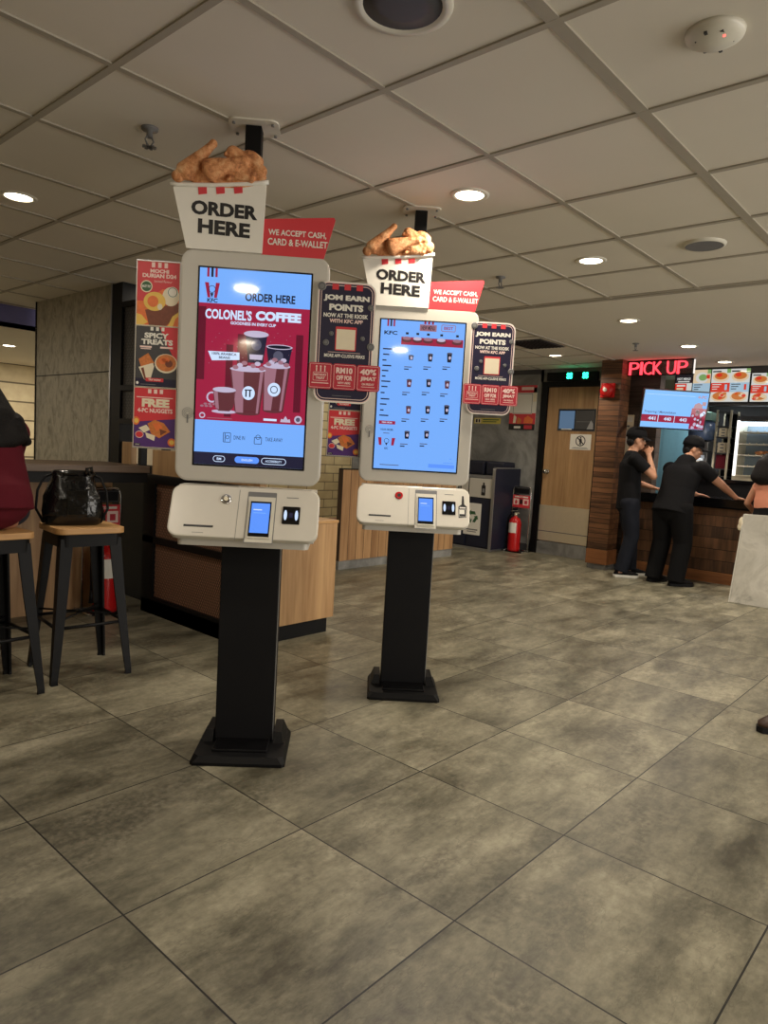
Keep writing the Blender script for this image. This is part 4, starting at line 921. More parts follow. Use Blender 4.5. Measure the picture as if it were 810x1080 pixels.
# fire extinguisher stands
def ext_stand(loc, rz, label, elabel, ex=-.02):
    t = thing('extinguisher_stand', label, 'stand', loc, rz, 'chrome fire extinguisher stands')
    b = B(); w = .13
    b.tube([(-w, 0, .02), (-w, 0, .80), (-w + .012, 0, .835), (-w + .035, 0, .845), (w - .035, 0, .845), (w - .012, 0, .835), (w, 0, .80), (w, 0, .02)], .009, 'chrome', 10)
    for s in (-1, 1): b.tube([(s * w, -.13, .012), (s * w, .1, .012)], .01, 'chrome', 8)
    b.tube([(-w, .08, .012), (w, .08, .012)], .008, 'chrome', 8); b.tube([(-w, 0, .56), (w, 0, .56)], .006, 'chrome', 8)
    b.obj('tube_frame', t)
    b = B(); b.box(-.115, .115, -.012, -.004, .75, .835, 'blackmat', .002); b.rline(-.11, .11, .757, .828, .002, .002, 'grey', -.0128); b.obj('header_plate', t)
    b = B(); b.box(-.125, .125, -.012, -.004, .575, .735, 'red', .002); b.rect(-.11, -.03, .61, .69, 'pinkprint', -.0126); b.flat([(-.07, .68), (-.052, .65), (-.06, .62), (-.085, .62), (-.09, .65)], 'red', -.013); b.rect(.03, .11, .61, .69, 'pinkprint', -.0126); b.rect(.05, .09, .625, .67, 'reddeep', -.013); b.rect(-.1, .1, .705, .722, 'white2', -.0126); b.text('FIRE', -.03, .03, .708, .72, 'red', -.013, .03); b.rect(-.02, .02, .62, .68, 'ink', -.0126)
    b.obj('instruction_plate', t)
    B().box(-.12, .12, -.12, .06, .0, .012, 'black', .002).obj('tray', t)
    R = Matrix.Translation(loc) @ Matrix.Rotation(rz, 4, 'Z')
    e = thing('fire_extinguisher', elabel, 'fire extinguisher', R @ V((ex, -.085, .0135)), rz, 'red fire extinguishers on stands')
    B().lathe([(.062, 0), (.078, .006), (.08, .03), (.08, .35), (.074, .39), (.055, .425), (.026, .44), (.024, .455)], 'redgloss', 28).obj('cylinder', e)
    b = B(); b.lathe([(.02, .455), (.024, .462), (.024, .482), (.014, .49)], 'steel', 16); b.box(-.014, .05, -.01, .01, .487, .5, 'steel', .002); b.box(-.012, .085, -.009, .009, .51, .522, 'black', .003, Matrix.Translation((0, 0, 0)) @ Matrix.Rotation(-.12, 4, 'Y')); b.obj('valve', e)
    b = B(); b.tube([(-.02, 0, .47), (-.07, -.01, .465), (-.098, -.01, .42), (-.1, -.005, .3), (-.095, 0, .16)], .009, 'black', 10); b.tube([(-.095, 0, .16), (-.094, 0, .07)], [.01, .018], 'black', 10); b.obj('hose', e)
    b = B(); secs = []
    for z in (.24, .37): secs.append([V((.0808 * math.sin(a), -.0808 * math.cos(a), z)) for a in [(-.75 + 1.5 * k / 10) for k in range(11)]])
    n_ = 11; b._new(secs[0] + secs[1], [(k, k + 1, n_ + k + 1, n_ + k) for k in range(10)], 'white2', True); lab(b.obj('paper_label', e), 'white paper label')
    return t
ext_stand((2.27, 4.58, 0), 0, 'chrome stand under the bar beside the bag, with small sign', 'red extinguisher in the shadow behind the stool legs', -.01)
ext_stand((7.93, 4.675, 0), -PI / 2, 'chrome stand with red sign between the waste station and door', 'red extinguisher on the stand beside the waste station')

# ------------------------------------------------------------------ waste station
t = thing('waste_station', 'navy waste station with pale flap doors and recycling poster', 'bin', (7.5, 4.82, 0))
b = B(); b.box(.02, .6, .04, 1.12, .03, .93, 'navy'); b.obj('body', t)
b = B(); b.box(-.01, .6, 0, .03, .03, 1.07, 'navy'); o = b.obj('end_panel', t)
b = B(); b.prism([(-.014, .0), (-.014, 1.05), (-.008, 1.066), (.01, 1.076), (.6, 1.08), (.6, 1.068), (.014, 1.062), (.004, 1.05), (.0, 1.04), (0, 0)], -.002, .034, 'alu', 'XZ'); b.obj('edge_band', o)
b = B(); b.box(-.0, .6, .03, 1.12, .93, .962, 'grey'); b.box(.0, .6, .03, 1.12, 0, .03, 'alu'); b.obj('shelf_top', t)
for k in range(2):
    y = .06 + .3 * k
    B().box(.28, .56, y, y + .28, .962, 1.15, 'navy', .03).obj('lid_bin', t)
for k in range(2):
    y0 = .035 + .37 * k
    f = B().box(0, .02, y0, y0 + .35, .68, .925, 'shell', .003).obj('flap_door', t)
    b = B(); b.prism(rr(-.03, .03, .71, .84, .01), -.001, 0, 'ink'); b.rect(-.012, .012, .84, .875, 'ink', -.001); b.rect(-.018, .018, .75, .80, 'grey', -.0015); at_x(b, -.001, y0 + .13).obj('bottle_symbol', f)
    g = B().box(.005, .02, y0 + .01, y0 + .34, .05, .665, 'navy', .003).obj('cabinet_door', t)
b = B(); b.prism(rr(-.13, .13, .19, .60, .008), -.002, 0, 'white2'); 
for k in range(3):
    a = 2 * PI * k / 3 + PI / 2; c = V((math.cos(a) * .055, math.sin(a) * .055)); tn = V((-math.sin(a), math.cos(a))); nn = V((math.cos(a), math.sin(a)))
    P = [c - tn * .055 - nn * .02, c + tn * .02 - nn * .02, c + tn * .02 - nn * .04, c + tn * .06 + nn * .0, c + tn * .02 + nn * .04, c + tn * .02 + nn * .02, c - tn * .035 + nn * .02]
    b.flat([(p.x, .42 + p.y) for p in P], 'greenp', -.003)
b.rect(-.09, .09, .25, .265, 'grey', -.003); b.rect(-.07, .07, .225, .235, 'grey', -.003)
lab(at_x(b, .004, .31).obj('recycling_poster', t), 'white poster with green recycling arrows')

# ------------------------------------------------------------------ back wall notices and alarms
b = B(); b.prism(rr(-.20, .19, 1.58, 2.16, .006), -.006, 0, 'white2'); l = lambda k: -.0063 - .0003 * k
b.rect(-.20, .19, 1.58, 1.66, 'ink', l(1)); b.rect(-.2, .19, 1.66, 1.80, 'red', l(1)); b.rect(-.2, .19, 2.065, 2.16, 'red', l(1)); b.rect(-.04, .14, 2.10, 2.14, 'pinkprint', l(2))
b.rect(-.155, .135, 1.79, 2.06, 'white2', l(2)); b.rline(-.15, .13, 1.795, 2.055, .004, .006, 'grey', l(3))
b.flat([(-.14, 1.67), (-.10, 1.67), (-.09, 1.75), (-.13, 1.78)], 'creamp', l(3)); b.flat([(-.08, 1.665), (-.02, 1.665), (-.015, 1.72), (-.07, 1.75)], 'fried', l(3)); b.flat([(.02, 1.67), (.15, 1.67), (.16, 1.72), (.08, 1.77), (.03, 1.74)], 'orange', l(3)); b.rect(-.12, -.02, 1.60, 1.63, 'white2', l(3)); b.rect(.03, .15, 1.595, 1.645, 'reddeep', l(3)); b.rect(.14, .19, 1.95, 2.13, 'creamp', l(1))
tag(at_x(b, DX - .001, 4.85).obj('wall_poster'), 'red and white poster with a large blank square on grey wall', 'poster')
b = B(); b.prism(rr(-.215, .215, 1.653, 1.732, .004), -.004, 0, 'yellowsign'); b.rect(-.2, -.1, 1.662, 1.722, 'creamp', -.0045); b.rect(-.185, -.155, 1.67, 1.715, 'ink', -.0049); b.rect(-.14, -.115, 1.67, 1.715, 'ink', -.0049); b.rect(-.07, .19, 1.70, 1.715, 'greenp', -.0045); b.rect(-.07, .15, 1.675, 1.688, 'greenp', -.0045)
tag(at_x(b, DX - .001, 5.40).obj('notice_plate'), 'small yellow notice plate on the grey wall above the bins', 'sign')
t = thing('emergency_lamp', 'black emergency lamp bar with two green lit heads above the door', 'emergency light', (DX - .001, 4.08, 2.26))
B().box(-.05, 0, -.25, .43, -.055, .05, 'black', .004).obj('housing', t)
GE = emit('green_led', (.02, 1, .45, 1), 5)
for dy in (.11, -.10):
    h = B().lathe([(.05, -.05), (.052, -.062), (.046, -.066)], 'black', 20, (0, dy, 0), 'X').obj('lamp_head', t)
    b = B()
    for k in range(4):
        a = PI / 4 + k * PI / 2; b.ell((-.068, dy + .026 * math.cos(a), .026 * math.sin(a)), (.008, .02, .02), GE)
    b.ell((-.07, dy, 0), (.007, .012, .012), GE); b.obj('light_cluster', h)
t = thing('fire_alarm', 'red fire alarm sounder high on the plank pillar', 'alarm', (7.549, 3.45, 2.02))
B().box(-.03, .003, -.08, .08, -.08, .08, 'redgloss', .01).obj('base', t)
B().lathe([(.076, -.03), (.076, -.055), (.06, -.078), (.03, -.088), (.001, -.09)], 'redgloss', 28, axis='X').obj('sounder', t)
B().ell((-.09, 0, 0), (.014, .024, .024), 'white').obj('beacon_lens', t)
b = B(); b.prism(rr(-.085, .085, 1.3, 1.78, .004), -.004, 0, 'creamp'); b.rect(-.07, .07, 1.7, 1.76, 'white2', -.0045); b.rect(-.06, .04, 1.64, 1.66, 'grey', -.0045); b.rect(-.06, .06, 1.45, 1.6, 'white2', -.0045)
tag(at_x(b, 7.959, 3.38).obj('wall_poster'), 'pale upright notice on the dark wall left of the first cap', 'poster')

# ------------------------------------------------------------------ pick-up sign, screen, menu boards
t = thing('pickup_sign', 'glass header panel with glowing red PICK UP letters', 'sign', (7.7, 3.0, 0))
gl, gt, gb = nt('smoked_glass'); gb.inputs['Base Color'].default_value = rgb(70, 62, 58); gb.inputs['Roughness'].default_value = .12; gb.inputs['Alpha'].default_value = .55
M['glass'] = gl
b = B(); b.box(-.40, .40, -.006, .006, 2.20, 2.345, 'glass'); at_x(b, 0).obj('glass_panel', t)
b = B(); b.box(-.405, .41, -.012, .012, 2.345, 2.359, 'black'); b.box(-.405, .41, -.012, .012, 2.19, 2.20, 'black'); b.box(-.41, -.4, -.012, .012, 2.19, 2.359, 'black'); b.box(.392, .402, -.012, .012, 2.19, 2.359, 'black'); at_x(b, 0).obj('frame', t)
b = B(); b.box(.404, .412, -.014, .014, 2.20, 2.35, emit('edge_light', (1, .92, .85, 1), 1.0)); at_x(b, 0).obj('edge_strip', t)
RE = emit('neon_red', (1, .045, .065, 1), 2.6)
for ch, x0, x1 in (('P', -.285, -.175), ('I', -.160, -.138), ('C', -.122, -.036), ('K', -.02, .075), ('U', .13, .222), ('P', .24, .345)):
    b = B(); b.text(ch, x0, x1, 2.20, 2.338, RE, -.02, -.012, ext=.012); b.xf(Matrix.Rotation(0, 4, 'Y')); at_x(b, 0).obj('letter', t)

R45 = math.radians(-90 + 45.7)
t = thing('queue_screen', 'hanging flat screen above the two men listing preparing orders', 'screen', (7.557, 2.706, 1.808), 0)
t.rotation_euler = Euler((0.172, 0, R45), 'XYZ')
b = B(); b.box(-.36, .36, 0, .04, -.207, .207, 'blackgloss', .006); b.box(-.2, .2, .04, .07, -.12, .12, 'black', .01); b.obj('casing', t)
E_tv = emit('tv_blue', lin((.50, .74, 1.0)) + (1,), 1.0, .6)
b = B(); l = lambda k: -.0012 - .0003 * k
b.rect(-.345, .345, -.193, .193, E_tv, l(0)); b.rect(-.345, .19, -.135, -.062, E_red, l(1)); b.rect(.185, .345, -.19, .03, E_red, l(1))
for k, s_ in enumerate(('441', '440', '443')): b.text(s_, -.27 + .17 * k, -.19 + .17 * k, -.118, -.08, E_white, l(2), .03)
for k in (1, 2): b.rect(-.345 + .178 * k, -.338 + .178 * k, -.135, -.062, E_white, l(2))
b.text('Preparing / Menyediakan', -.32, .02, -.05, -.018, E_grey, l(1), .01)
rng = random.Random(2)
for k in range(26):
    x, z = rng.uniform(.2, .33), rng.uniform(-.18, .02); b.disc(x, z, rng.uniform(.01, .022), rng.uniform(.01, .02), rng.choice((E_foam, E_cup, E_white, E_coffee)), l(2 + k % 4), 10)
b.flat([(.20, .03), (.30, .03), (.29, .07), (.25, .09), (.21, .07)], E_cup, l(2)); b.text('4-PC', .23, .33, .13, .165, E_cup, l(1), .03); b.rect(.29, .33, .06, .1, E_cup, l(1))
b.rect(-.33, .2, .15, .152, E_white, l(1))
b.obj('display', t)
B().tube([(0, .06, 0), (0, .52, .0)], .02, 'black', 12).obj('wall_arm', t)
MB = {k: emit('menu_' + k, lin(c) + (1,), .8) for k, c in dict(white=(.86, .86, .84), red=(.86, .22, .14), fried=(.80, .46, .2), green=(.5, .66, .4), ink=(.14, .12, .14), cream=(.9, .8, .66), blue=(.66, .78, .86)).items()}
def menu(yc, w, z0, z1, label, kind):
    t = thing('menu_board', label, 'menu board', (8.44, yc, 0), 0, 'backlit menu boards over the counter')
    at_x(B().box(-w / 2 - .008, w / 2 + .008, 0, .008, z0 - .008, z1 + .008, 'blackgloss'), 0).obj('casing', t)
    b = B(); l = lambda k: -.001 - .0003 * k; h = z1 - z0; rng = random.Random(kind)
    b.rect(-w / 2, w / 2, z0, z1, MB['white'], l(0))
    if kind == 0:
        b.rect(-w / 2, w / 2, z0 + h * .5, z1, MB['ink'], l(1)); b.text('HOT MEALS', -w / 2 + .02, w / 2 - .02, z0 + h * .68, z0 + h * .82, MB['white'], l(2), .04); b.rect(-w / 2 + .03, w / 2 - .03, z0 + h * .55, z0 + h * .62, MB['white'], l(2)); b.rect(-w / 2, w / 2, z0, z0 + h * .47, MB['red'], l(1)); b.rect(-w / 2 + .02, .02, z0 + h * .3, z0 + h * .4, MB['white'], l(2)); b.rect(-w / 2 + .02, 0, z0 + h * .1, z0 + h * .22, MB['cream'], l(2)); b.rect(w / 2 - .06, w / 2, z0, z0 + h * .47, MB['white'], l(2))
    else:
        cols = 1 if kind == 1 else 2
        cw = w / cols
        for c in range(cols):
            x0 = -w / 2 + c * cw; cx = x0 + cw / 2
            if kind == 1: b.rect(x0, x0 + cw, z0 + h * .5, z1, MB['cream'], l(1)); b.disc(cx, z0 + h * .75, cw * .36, h * .17, MB['white'], l(2)); b.disc(cx + .01, z0 + h * .76, cw * .24, h * .1, MB['green'], l(3)); b.rect(x0 + cw * .75, x0 + cw * .95, z0 + h * .72, z0 + h * .84, MB['red'], l(3))
            else: b.disc(cx, z0 + h * .76, cw * .44, h * .15, MB['cream'], l(2)); b.disc(cx, z0 + h * .79, cw * .34, h * .11, MB['fried'], l(3)); b.disc(cx - .02, z0 + h * .82, cw * .16, h * .06, MB['red'], l(4)); b.rect(x0 + .01, x0 + cw * .5, z1 - h * .09, z1 - h * .05, MB['ink'], l(2))
            b.rect(x0 + cw * .8, x0 + cw, z1 - h * .12, z1, MB['green'], l(2))
            b.rect(x0, x0 + cw, z0 + h * .3, z0 + h * .58, (MB['red'] if (c == 0 and kind != 1) else MB['blue']), l(3)); 
            for q in range(3): b.rect(x0 + .015, x0 + cw * (.55 - .1 * q), z0 + h * (.52 - .07 * q), z0 + h * (.545 - .07 * q), MB['white'] if c == 0 and kind != 1 else MB['ink'], l(4))
            b.rect(x0 + cw * .74, x0 + cw * .86, z0 + h * .36, z0 + h * .53, MB['blue'] if c == 0 else MB['red'], l(4))
            b.disc(cx, z0 + h * .15, cw * .44, h * .14, MB['cream'], l(4)); b.disc(cx, z0 + h * .18, cw * .36, h * .12, MB['fried'], l(5)); b.disc(cx + .03, z0 + h * .21, cw * .16, h * .06, MB['cream'], l(6))
            for q in range(5): b.disc(cx + rng.uniform(-.3, .3) * cw, z0 + h * rng.uniform(.1, .26), .022, .016, rng.choice((MB['fried'], MB['red'], MB['cream'])), l(7), 10)
    at_x(b, 0).obj('menu_print', t)
menu(2.945, .19, 2.09, 2.285, 'narrow black and red menu board partly behind the queue screen', 0)
menu(2.745, .19, 1.97, 2.335, 'menu board with a salad bowl, second from the left', 1)
menu(2.44, .40, 1.97, 2.335, 'wide menu board with four fried chicken plates', 2)
menu(2.04, .36, 1.97, 2.28, 'red and white menu board at the right edge of the photo', 3)

# ------------------------------------------------------------------ service counter and kitchen
t = thing('service_counter', 'walnut fronted service counter with black top and wood skirting', 'counter', (7.9, .2, 0))
B().box(0, .055, 2.82, 3.1, .12, .81, 'walnutfront').box(0, .5, 0, 2.82, .12, .81, 'walnutfront').obj('front_panel', t)
B().box(-.06, .055, 2.82, 3.09, .82, .905, 'blackgloss').box(-.06, .55, 0, 2.82, .82, .905, 'blackgloss').obj('worktop', t)
B().box(-.004, .055, 0, 3.1, 0, .12, 'skirtwood').obj('skirting', t)
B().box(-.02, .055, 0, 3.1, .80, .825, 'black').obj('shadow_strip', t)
t = thing('back_counter', 'black back counter behind the service counter', 'counter', (8.6, .2, 0))
B().box(0, .75, 0, 2.8, 0, 1.06, 'blackmat').obj('body', t); B().box(-.02, .75, 0, 2.8, 1.06, 1.10, 'blackgloss', .004).obj('worktop', t)
M['bluegrey'] = plain('blue_grey_steel', rgb(120, 136, 150), .4)
# heated display cabinet
t = thing('display_cabinet', 'lit steel heated food cabinet with glass front and wire shelves', 'food warmer', (8.95, 1.5, 1.10))
GW = emit('cabinet_tube', (1, .97, .92, 1), 1.6)
b = B(); b.box(.02, .4, 0, .97, 0, .06, 'steel'); b.box(.02, .4, 0, .97, .69, .75, 'midgrey'); b.box(.37, .4, 0, .97, .06, .69, 'bluegrey'); b.box(.02, .4, 0, .03, .06, .69, 'steel'); b.box(.02, .4, .94, .97, .06, .69, 'steel'); b.obj('shell', t)
b = B(); b.box(.0, .02, .935, .965, .05, .70, GW); b.box(0, .02, .03, .925, .685, .705, 'chrome'); b.box(0, .02, .03, .925, .045, .06, 'steel'); b.obj('lit_frame', t)
for z in (.16, .29, .42, .56):
    b = B(); b.box(.03, .36, .04, .93, z, z + .012, 'white')
    for k in range(12): b.box(.026, .032, .06 + .075 * k, .07 + .075 * k, z, z + .022, 'steel')
    b.obj('shelf', t)
B().box(.005, .365, .035, .935, .66, .68, emit('cabinet_glow', (.75, .88, 1, 1), 4)).obj('lamp_panel', t)
rng = random.Random(9)
for k in range(7):
    b = B()
    for q in range(5): b.ell((rng.uniform(-.02, .02), rng.uniform(-.025, .025), .02 + rng.uniform(0, .02)), (rng.uniform(.018, .03), rng.uniform(.02, .034), rng.uniform(.016, .024)), 'friedskin', nu=10, nv=8)
    o = b.obj('fried_chicken'); o.location = (9.10, 1.72 + .085 * k, 1.10 + .304); tag(o, 'fried chicken piece in a row on the cabinet shelf', 'food', 'fried chicken in the heated cabinet')
# shelf rack with take-away boxes
t = thing('packaging_rack', 'tall steel rack with box stacks left of the food cabinet', 'shelf', (8.95, 2.53, 1.10))
b = B()
for y in (0, .155): b.box(0, .03, y, y + .02, 0, .82, 'steel'); b.box(.3, .33, y, y + .02, 0, .82, 'steel')
b.obj('upright', t)
for z in (.02, .11, .30, .49, .62, .79): B().box(0, .33, .02, .155, z, z + .012, 'midgrey').obj('shelf', t)
B().box(.31, .33, .02, .155, 0, .82, 'blackmat').obj('back_panel', t)
def cartons(z, n, h, label, lean=0):
    for k in range(n):
        b = B(); b.prism([(-.05, 0), (.05, 0), (.045, h), (-.045, h)], -.09, .09, 'creamp', 'YZ'); b.box(-.092, -.089, -.02, .02, h * .2, h * .6, 'grey')
        o = b.obj('food_carton'); o.location = (9.07, 2.618, z + h * 1.02 * k); tag(o, label[k], 'box', 'cartons on the packaging rack')
cartons(1.60 + .003, 3, .034, ['cream food carton, lowest on the upper rack shelf', 'cream food carton, middle on the upper rack shelf', 'cream food carton, topmost on the upper rack shelf'])
cartons(1.413, 3, .04, ['cream food carton, lowest on the lower rack shelf', 'cream food carton, middle on the lower rack shelf', 'cream food carton, topmost on the lower rack shelf'])
b = B(); b.box(-.09, .09, -.055, .055, 0, .16, 'maroon', .004); b.box(-.092, .092, -.057, .057, .14, .165, 'maroon', .002); o = b.obj('red_carton'); o.location = (9.07, 2.618, 1.2235); tag(o, 'dark red carton on the low shelf of the rack', 'box')
# drinks machine and ticket printer
t = thing('drink_dispenser', 'rounded grey blue machine with pale green header behind second man', 'machine', (9.0, 2.78, 1.10))
b = B(); b.box(0, .35, 0, .26, 0, .44, 'alu', .01); b.obj('body', t)
b = B(); b.lathe([(.13, 0), (.15, .03), (.15, .2), (.13, .23)], plain('blue_grey_enamel', rgb(92, 112, 150), .25), 28, (.12, .13, .46)); b.obj('rounded_hood', t)
B().box(-.02, .3, -.01, .27, .70, .80, plain('pale_green', rgb(150, 190, 180), .4), .01).obj('header', t)
B().box(-.015, .02, .02, .24, .44, .46, 'black').obj('drip_edge', t)
t = thing('ticket_printer', 'small pale metal printer on the back counter', 'printer', (8.68, 2.72, 1.10), math.radians(15))
b = B(); b.prism([(0, 0), (.2, 0), (.2, .27), (.06, .23), (0, .16)], 0, .16, 'alu', 'XZ', bevel=.006); b.obj('body', t); B().box(.0, .02, .02, .14, .17, .2, 'white2').obj('paper', t)
# strip curtain
t = thing('strip_curtain', 'pale blue plastic strip curtain in the kitchen doorway', 'curtain', (9.5, 3.06, 0))
SC = plain('pale_blue_pvc', rgb(150, 200, 214), .25)
for k in range(6): B().box(-.004 + .006 * (k % 2), .0 + .006 * (k % 2), .09 * k, .09 * k + .095, .1, 2.02, SC).obj('strip', t)
B().box(-.015, .03, 0, .56, 2.02, 2.08, 'steel').obj('rail', t)
b = B(); b.box(9.52, 9.6, 3.0, 3.7, 0, ZC, 'paint'); struct(b.obj('wall_doorway'), 'beige wall beyond the kitchen doorway')
# tiny things at the counter and floor
t = thing('marble_panel', 'upright white marbled panel at the right edge before the counter', 'panel', (6.92, 1.0, 0))
b = B(); b.prism([(0, 0), (.82, 0), (.765, .82), (.0, .84)], 0, .045, 'marble', 'YZ', bevel=.003); b.obj('slab', t)
b = B(); b.prism([(.822, 0), (.83, 0), (.775, .82), (.767, .82)], -.003, .048, 'white2', 'YZ'); b.obj('edge_strip', t)
b = B(); b.ell((.02, .79, .74), (.03, .025, .05), 'creamp'); b.ell((.02, .80, .70), (.025, .02, .035), 'creamp'); b.obj('corner_roll', t)
# ------------------------------------------------------------------ people
def hand(b, w, d, nrm, side, curl=.4, s=1.0, mat='skin'):
    """wrist point, direction, palm normal (palm faces nrm), thumb side"""
    w, d, nrm, side = V(w), V(d).normalized(), V(nrm).normalized(), V(side).normalized()
    b.limb(w, w + d * .082 * s, .026 * s, .017 * s, .038 * s, .013 * s, mat, side)
    for k, (o, ln) in enumerate(((.029, .068), (.010, .076), (-.010, .071), (-.028, .055))):
        p = w + d * .085 * s + side * o * s; a = curl * (.7 + .15 * k)
        q = p + (d * math.cos(a) + nrm * math.sin(a)) * ln * .55 * s; a2 = a * 2.1
        r = q + (d * math.cos(a2) + nrm * math.sin(a2)) * ln * .5 * s
        b.limb(p - d * .012 * s, q, .0092 * s, .0092 * s, .0085 * s, .0085 * s, mat, side, 10); b.limb(q, r, .0085 * s, .0085 * s, .007 * s, .007 * s, mat, side, 10)
    p = w + d * .025 * s + side * .024 * s; q = p + (d * .6 + side * .8).normalized() * .045 * s; r = q + (d * .9 + side * .25 + nrm * .3).normalized() * .033 * s
    b.limb(p, q, .0125 * s, .0125 * s, .0105 * s, .0105 * s, mat, d, 10); b.limb(q, r, .0105 * s, .0105 * s, .008 * s, .008 * s, mat, d, 10)

def head(b, c, yaw, pitch=0, s=1.0, mat='skin'):
    """cranium, jaw, nose, brow, ears around centre c; local face direction +Y"""
    R = Matrix.Rotation(yaw, 3, 'Z') @ Matrix.Rotation(pitch, 3, 'X')
    def E(p, r, rot=None): b.ell(V(c) + R @ (V(p) * s), [q * s for q in r], mat, R @ rot if rot is not None else R)
    E((0, -.008, .02), (.074, .093, .088)); E((0, .022, -.035), (.060, .066, .068)); E((0, .046, -.078), (.036, .036, .026))
    E((0, .083, -.012), (.011, .016, .024)); E((0, .094, -.026), (.013, .013, .010))
    E((0, .077, .026), (.048, .018, .012)); E((0, .080, -.058), (.022, .012, .006)); E((0, .080, -.067), (.02, .011, .006))
    for q in (-1, 1): E((q * .075, -.006, -.01), (.011, .02, .032)); E((q * .045, .06, -.02), (.02, .02, .02))
    return R

def face_bits(t, c, R, s=1.0, brow='hair'):
    for q in (-1, 1):
        o = B().ell(V(c) + R @ (V((q * .031, .077, .006)) * s), [.011 * s] * 3, 'white2', nu=12, nv=8); o.ell(V(c) + R @ (V((q * .031, .086, .006)) * s), [.006 * s, .004 * s, .006 * s], 'eye', R, 10, 6); o.obj('eye', t)
        B().ell(V(c) + R @ (V((q * .032, .089, .027)) * s), (.018 * s, .006 * s, .004 * s), brow, R, 12, 6).obj('eyebrow', t)
    B().ell(V(c) + R @ (V((0, .090, -.0625)) * s), (.019 * s, .005 * s, .005 * s), 'lip', R, 12, 6).obj('mouth', t)

def cap(t, c, R, s=1.0):
    b = B(); P = []
    n = 28
    prof = [(1.0, -.002), (1.0, .03), (.93, .062), (.76, .09), (.48, .108), (.2, .114), (.02, .115)]
    b.loft([[V(c) + R @ (V((.088 * k * math.cos(2 * PI * j / n), -.008 + .108 * k * math.sin(2 * PI * j / n), h + .028)) * s) for j in range(n)] for k, h in prof], 'tee')
    br = []
    for j in range(15):
        a = math.radians(18 + 144 * j / 14); br.append((.088 * math.cos(a), -.008 + .108 * math.sin(a)))
    out = []
    for j in range(15):
        a = math.radians(18 + 144 * j / 14); out.append((.092 * math.cos(a), .03 + .145 * math.sin(a)))
    top = [V((x, y, .030)) for x, y in br] + [V((x, y, .018 - .02 * abs(x) / .09)) for x, y in out[::-1]]
    V0 = [V(c) + R @ (p * s) for p in top] + [V(c) + R @ ((p + V((0, 0, .008))) * s) for p in top]; m = len(top)
    vs, fs = b._new(V0, [tuple(range(m)), tuple(range(2 * m - 1, m - 1, -1))] + [(i, i + m, (i + 1) % m + m, (i + 1) % m) for i in range(m)], 'tee')
    bmesh.ops.recalc_face_normals(b.bm, faces=fs)
    b.ell(V(c) + R @ (V((0, -.008, .144)) * s), (.008, .008, .006), 'tee')
    b.obj('cap', t)

def shoe(t, p, ang, mat, sole, s=1.0):
    R = Matrix.Translation(V(p)) @ Matrix.Rotation(ang, 4, 'Z')
    prof = lambda k: rr2(k * s)
    def outline(g): return [(x * g * s, (y * g + .045) * s) for x, y in ((-.032, -.11), (0, -.125), (.032, -.11), (.036, -.03), (.044, .06), (.036, .115), (.01, .14), (-.02, .135), (-.04, .1), (-.042, .04), (-.034, -.04))]
    b = B(); b.loft([[R @ V((x, y, z)) for x, y in outline(g)] for z, g in ((0, .98), (.004, 1.02), (.026, 1.02), (.028, .98))], sole, smooth=False)
    b.loft([[R @ V((x, y if y < .05 or z < .05 else .05 + (y - .05) * f, z)) for x, y in outline(g)] for z, g, f in ((.027, .98, 1), (.045, .97, 1), (.065, .88, .6), (.085, .72, -.1), (.1, .66, -.2))], mat)
    if sole == 'rubber': b.tube([R @ V((x, y, .055)) for x, y in ((-.03, .05), (0, .07), (.03, .05))], .004, 'rubber', 6)
    b.obj('shoe', t)

def person(name, label, loc, heading, J, spec, s_head=1.0):
    """J: joints in local metres, person faces +Y, right hand at +X"""
    t = thing(name, label, 'person', loc, heading)
    b = B(); sk = 'skin'
    w = spec.get('w', 1.0)
    hipc, chest, neck = V(J['hip']), V(J['chest']), V(J['neck'])
    # torso
    b.limb(hipc, hipc.lerp(chest, .55), .145 * w, .10 * w, .128 * w, .095 * w, sk); b.limb(hipc.lerp(chest, .5), chest, .13 * w, .095 * w, .158 * w, .098 * w, sk)
    b.limb(chest, neck, .14 * w, .085 * w, .055, .055, sk); b.limb(neck - V((0, 0, .03)), V(J['head']) + V((0, -.01, -.03)), .05 * s_head, .052 * s_head, .05 * s_head, .054 * s_head, sk)
    R = head(b, J['head'], J.get('hyaw', 0), J.get('hpitch', 0), s_head)
    for sd in ('r', 'l'):
        S, E_, W_ = V(J['sh_' + sd]), V(J['el_' + sd]), V(J['wr_' + sd]); a = spec.get('arm', 1.0)
        b.limb(S, E_, .048 * a, .048 * a, .038 * a, .038 * a, sk, (0, 1, 0)); b.limb(E_, W_, .038 * a, .038 * a, .025 * a, .023 * a, sk, (0, 1, 0)); b.limb(chest + (S - chest) * .55, S, .06 * a, .055 * a, .05 * a, .05 * a, sk)
        hd = J.get('hand_' + sd)
        if hd: hand(b, W_, hd[0], hd[1], hd[2], hd[3], spec.get('hand', 1.0))
        H_, K_, A_ = V(J['hp_' + sd]), V(J['kn_' + sd]), V(J['an_' + sd]); g = spec.get('leg', 1.0)
        b.limb(H_, K_, .078 * g, .082 * g, .052 * g, .054 * g, sk); b.limb(K_, A_, .052 * g, .055 * g, .036 * g, .038 * g, sk)
        fa = J.get('fa_' + sd, 0); f = Matrix.Rotation(fa, 3, 'Z') @ V((0, 1, 0)); b.limb(A_ - V((0, 0, .035)) - f * .03, A_ - V((0, 0, .045)) + f * .11, .034, .03, .036, .02, sk)
    remesh(b, 'body', t, .0065, 2)
    face_bits(t, J['head'], R, s_head)
    return t, R

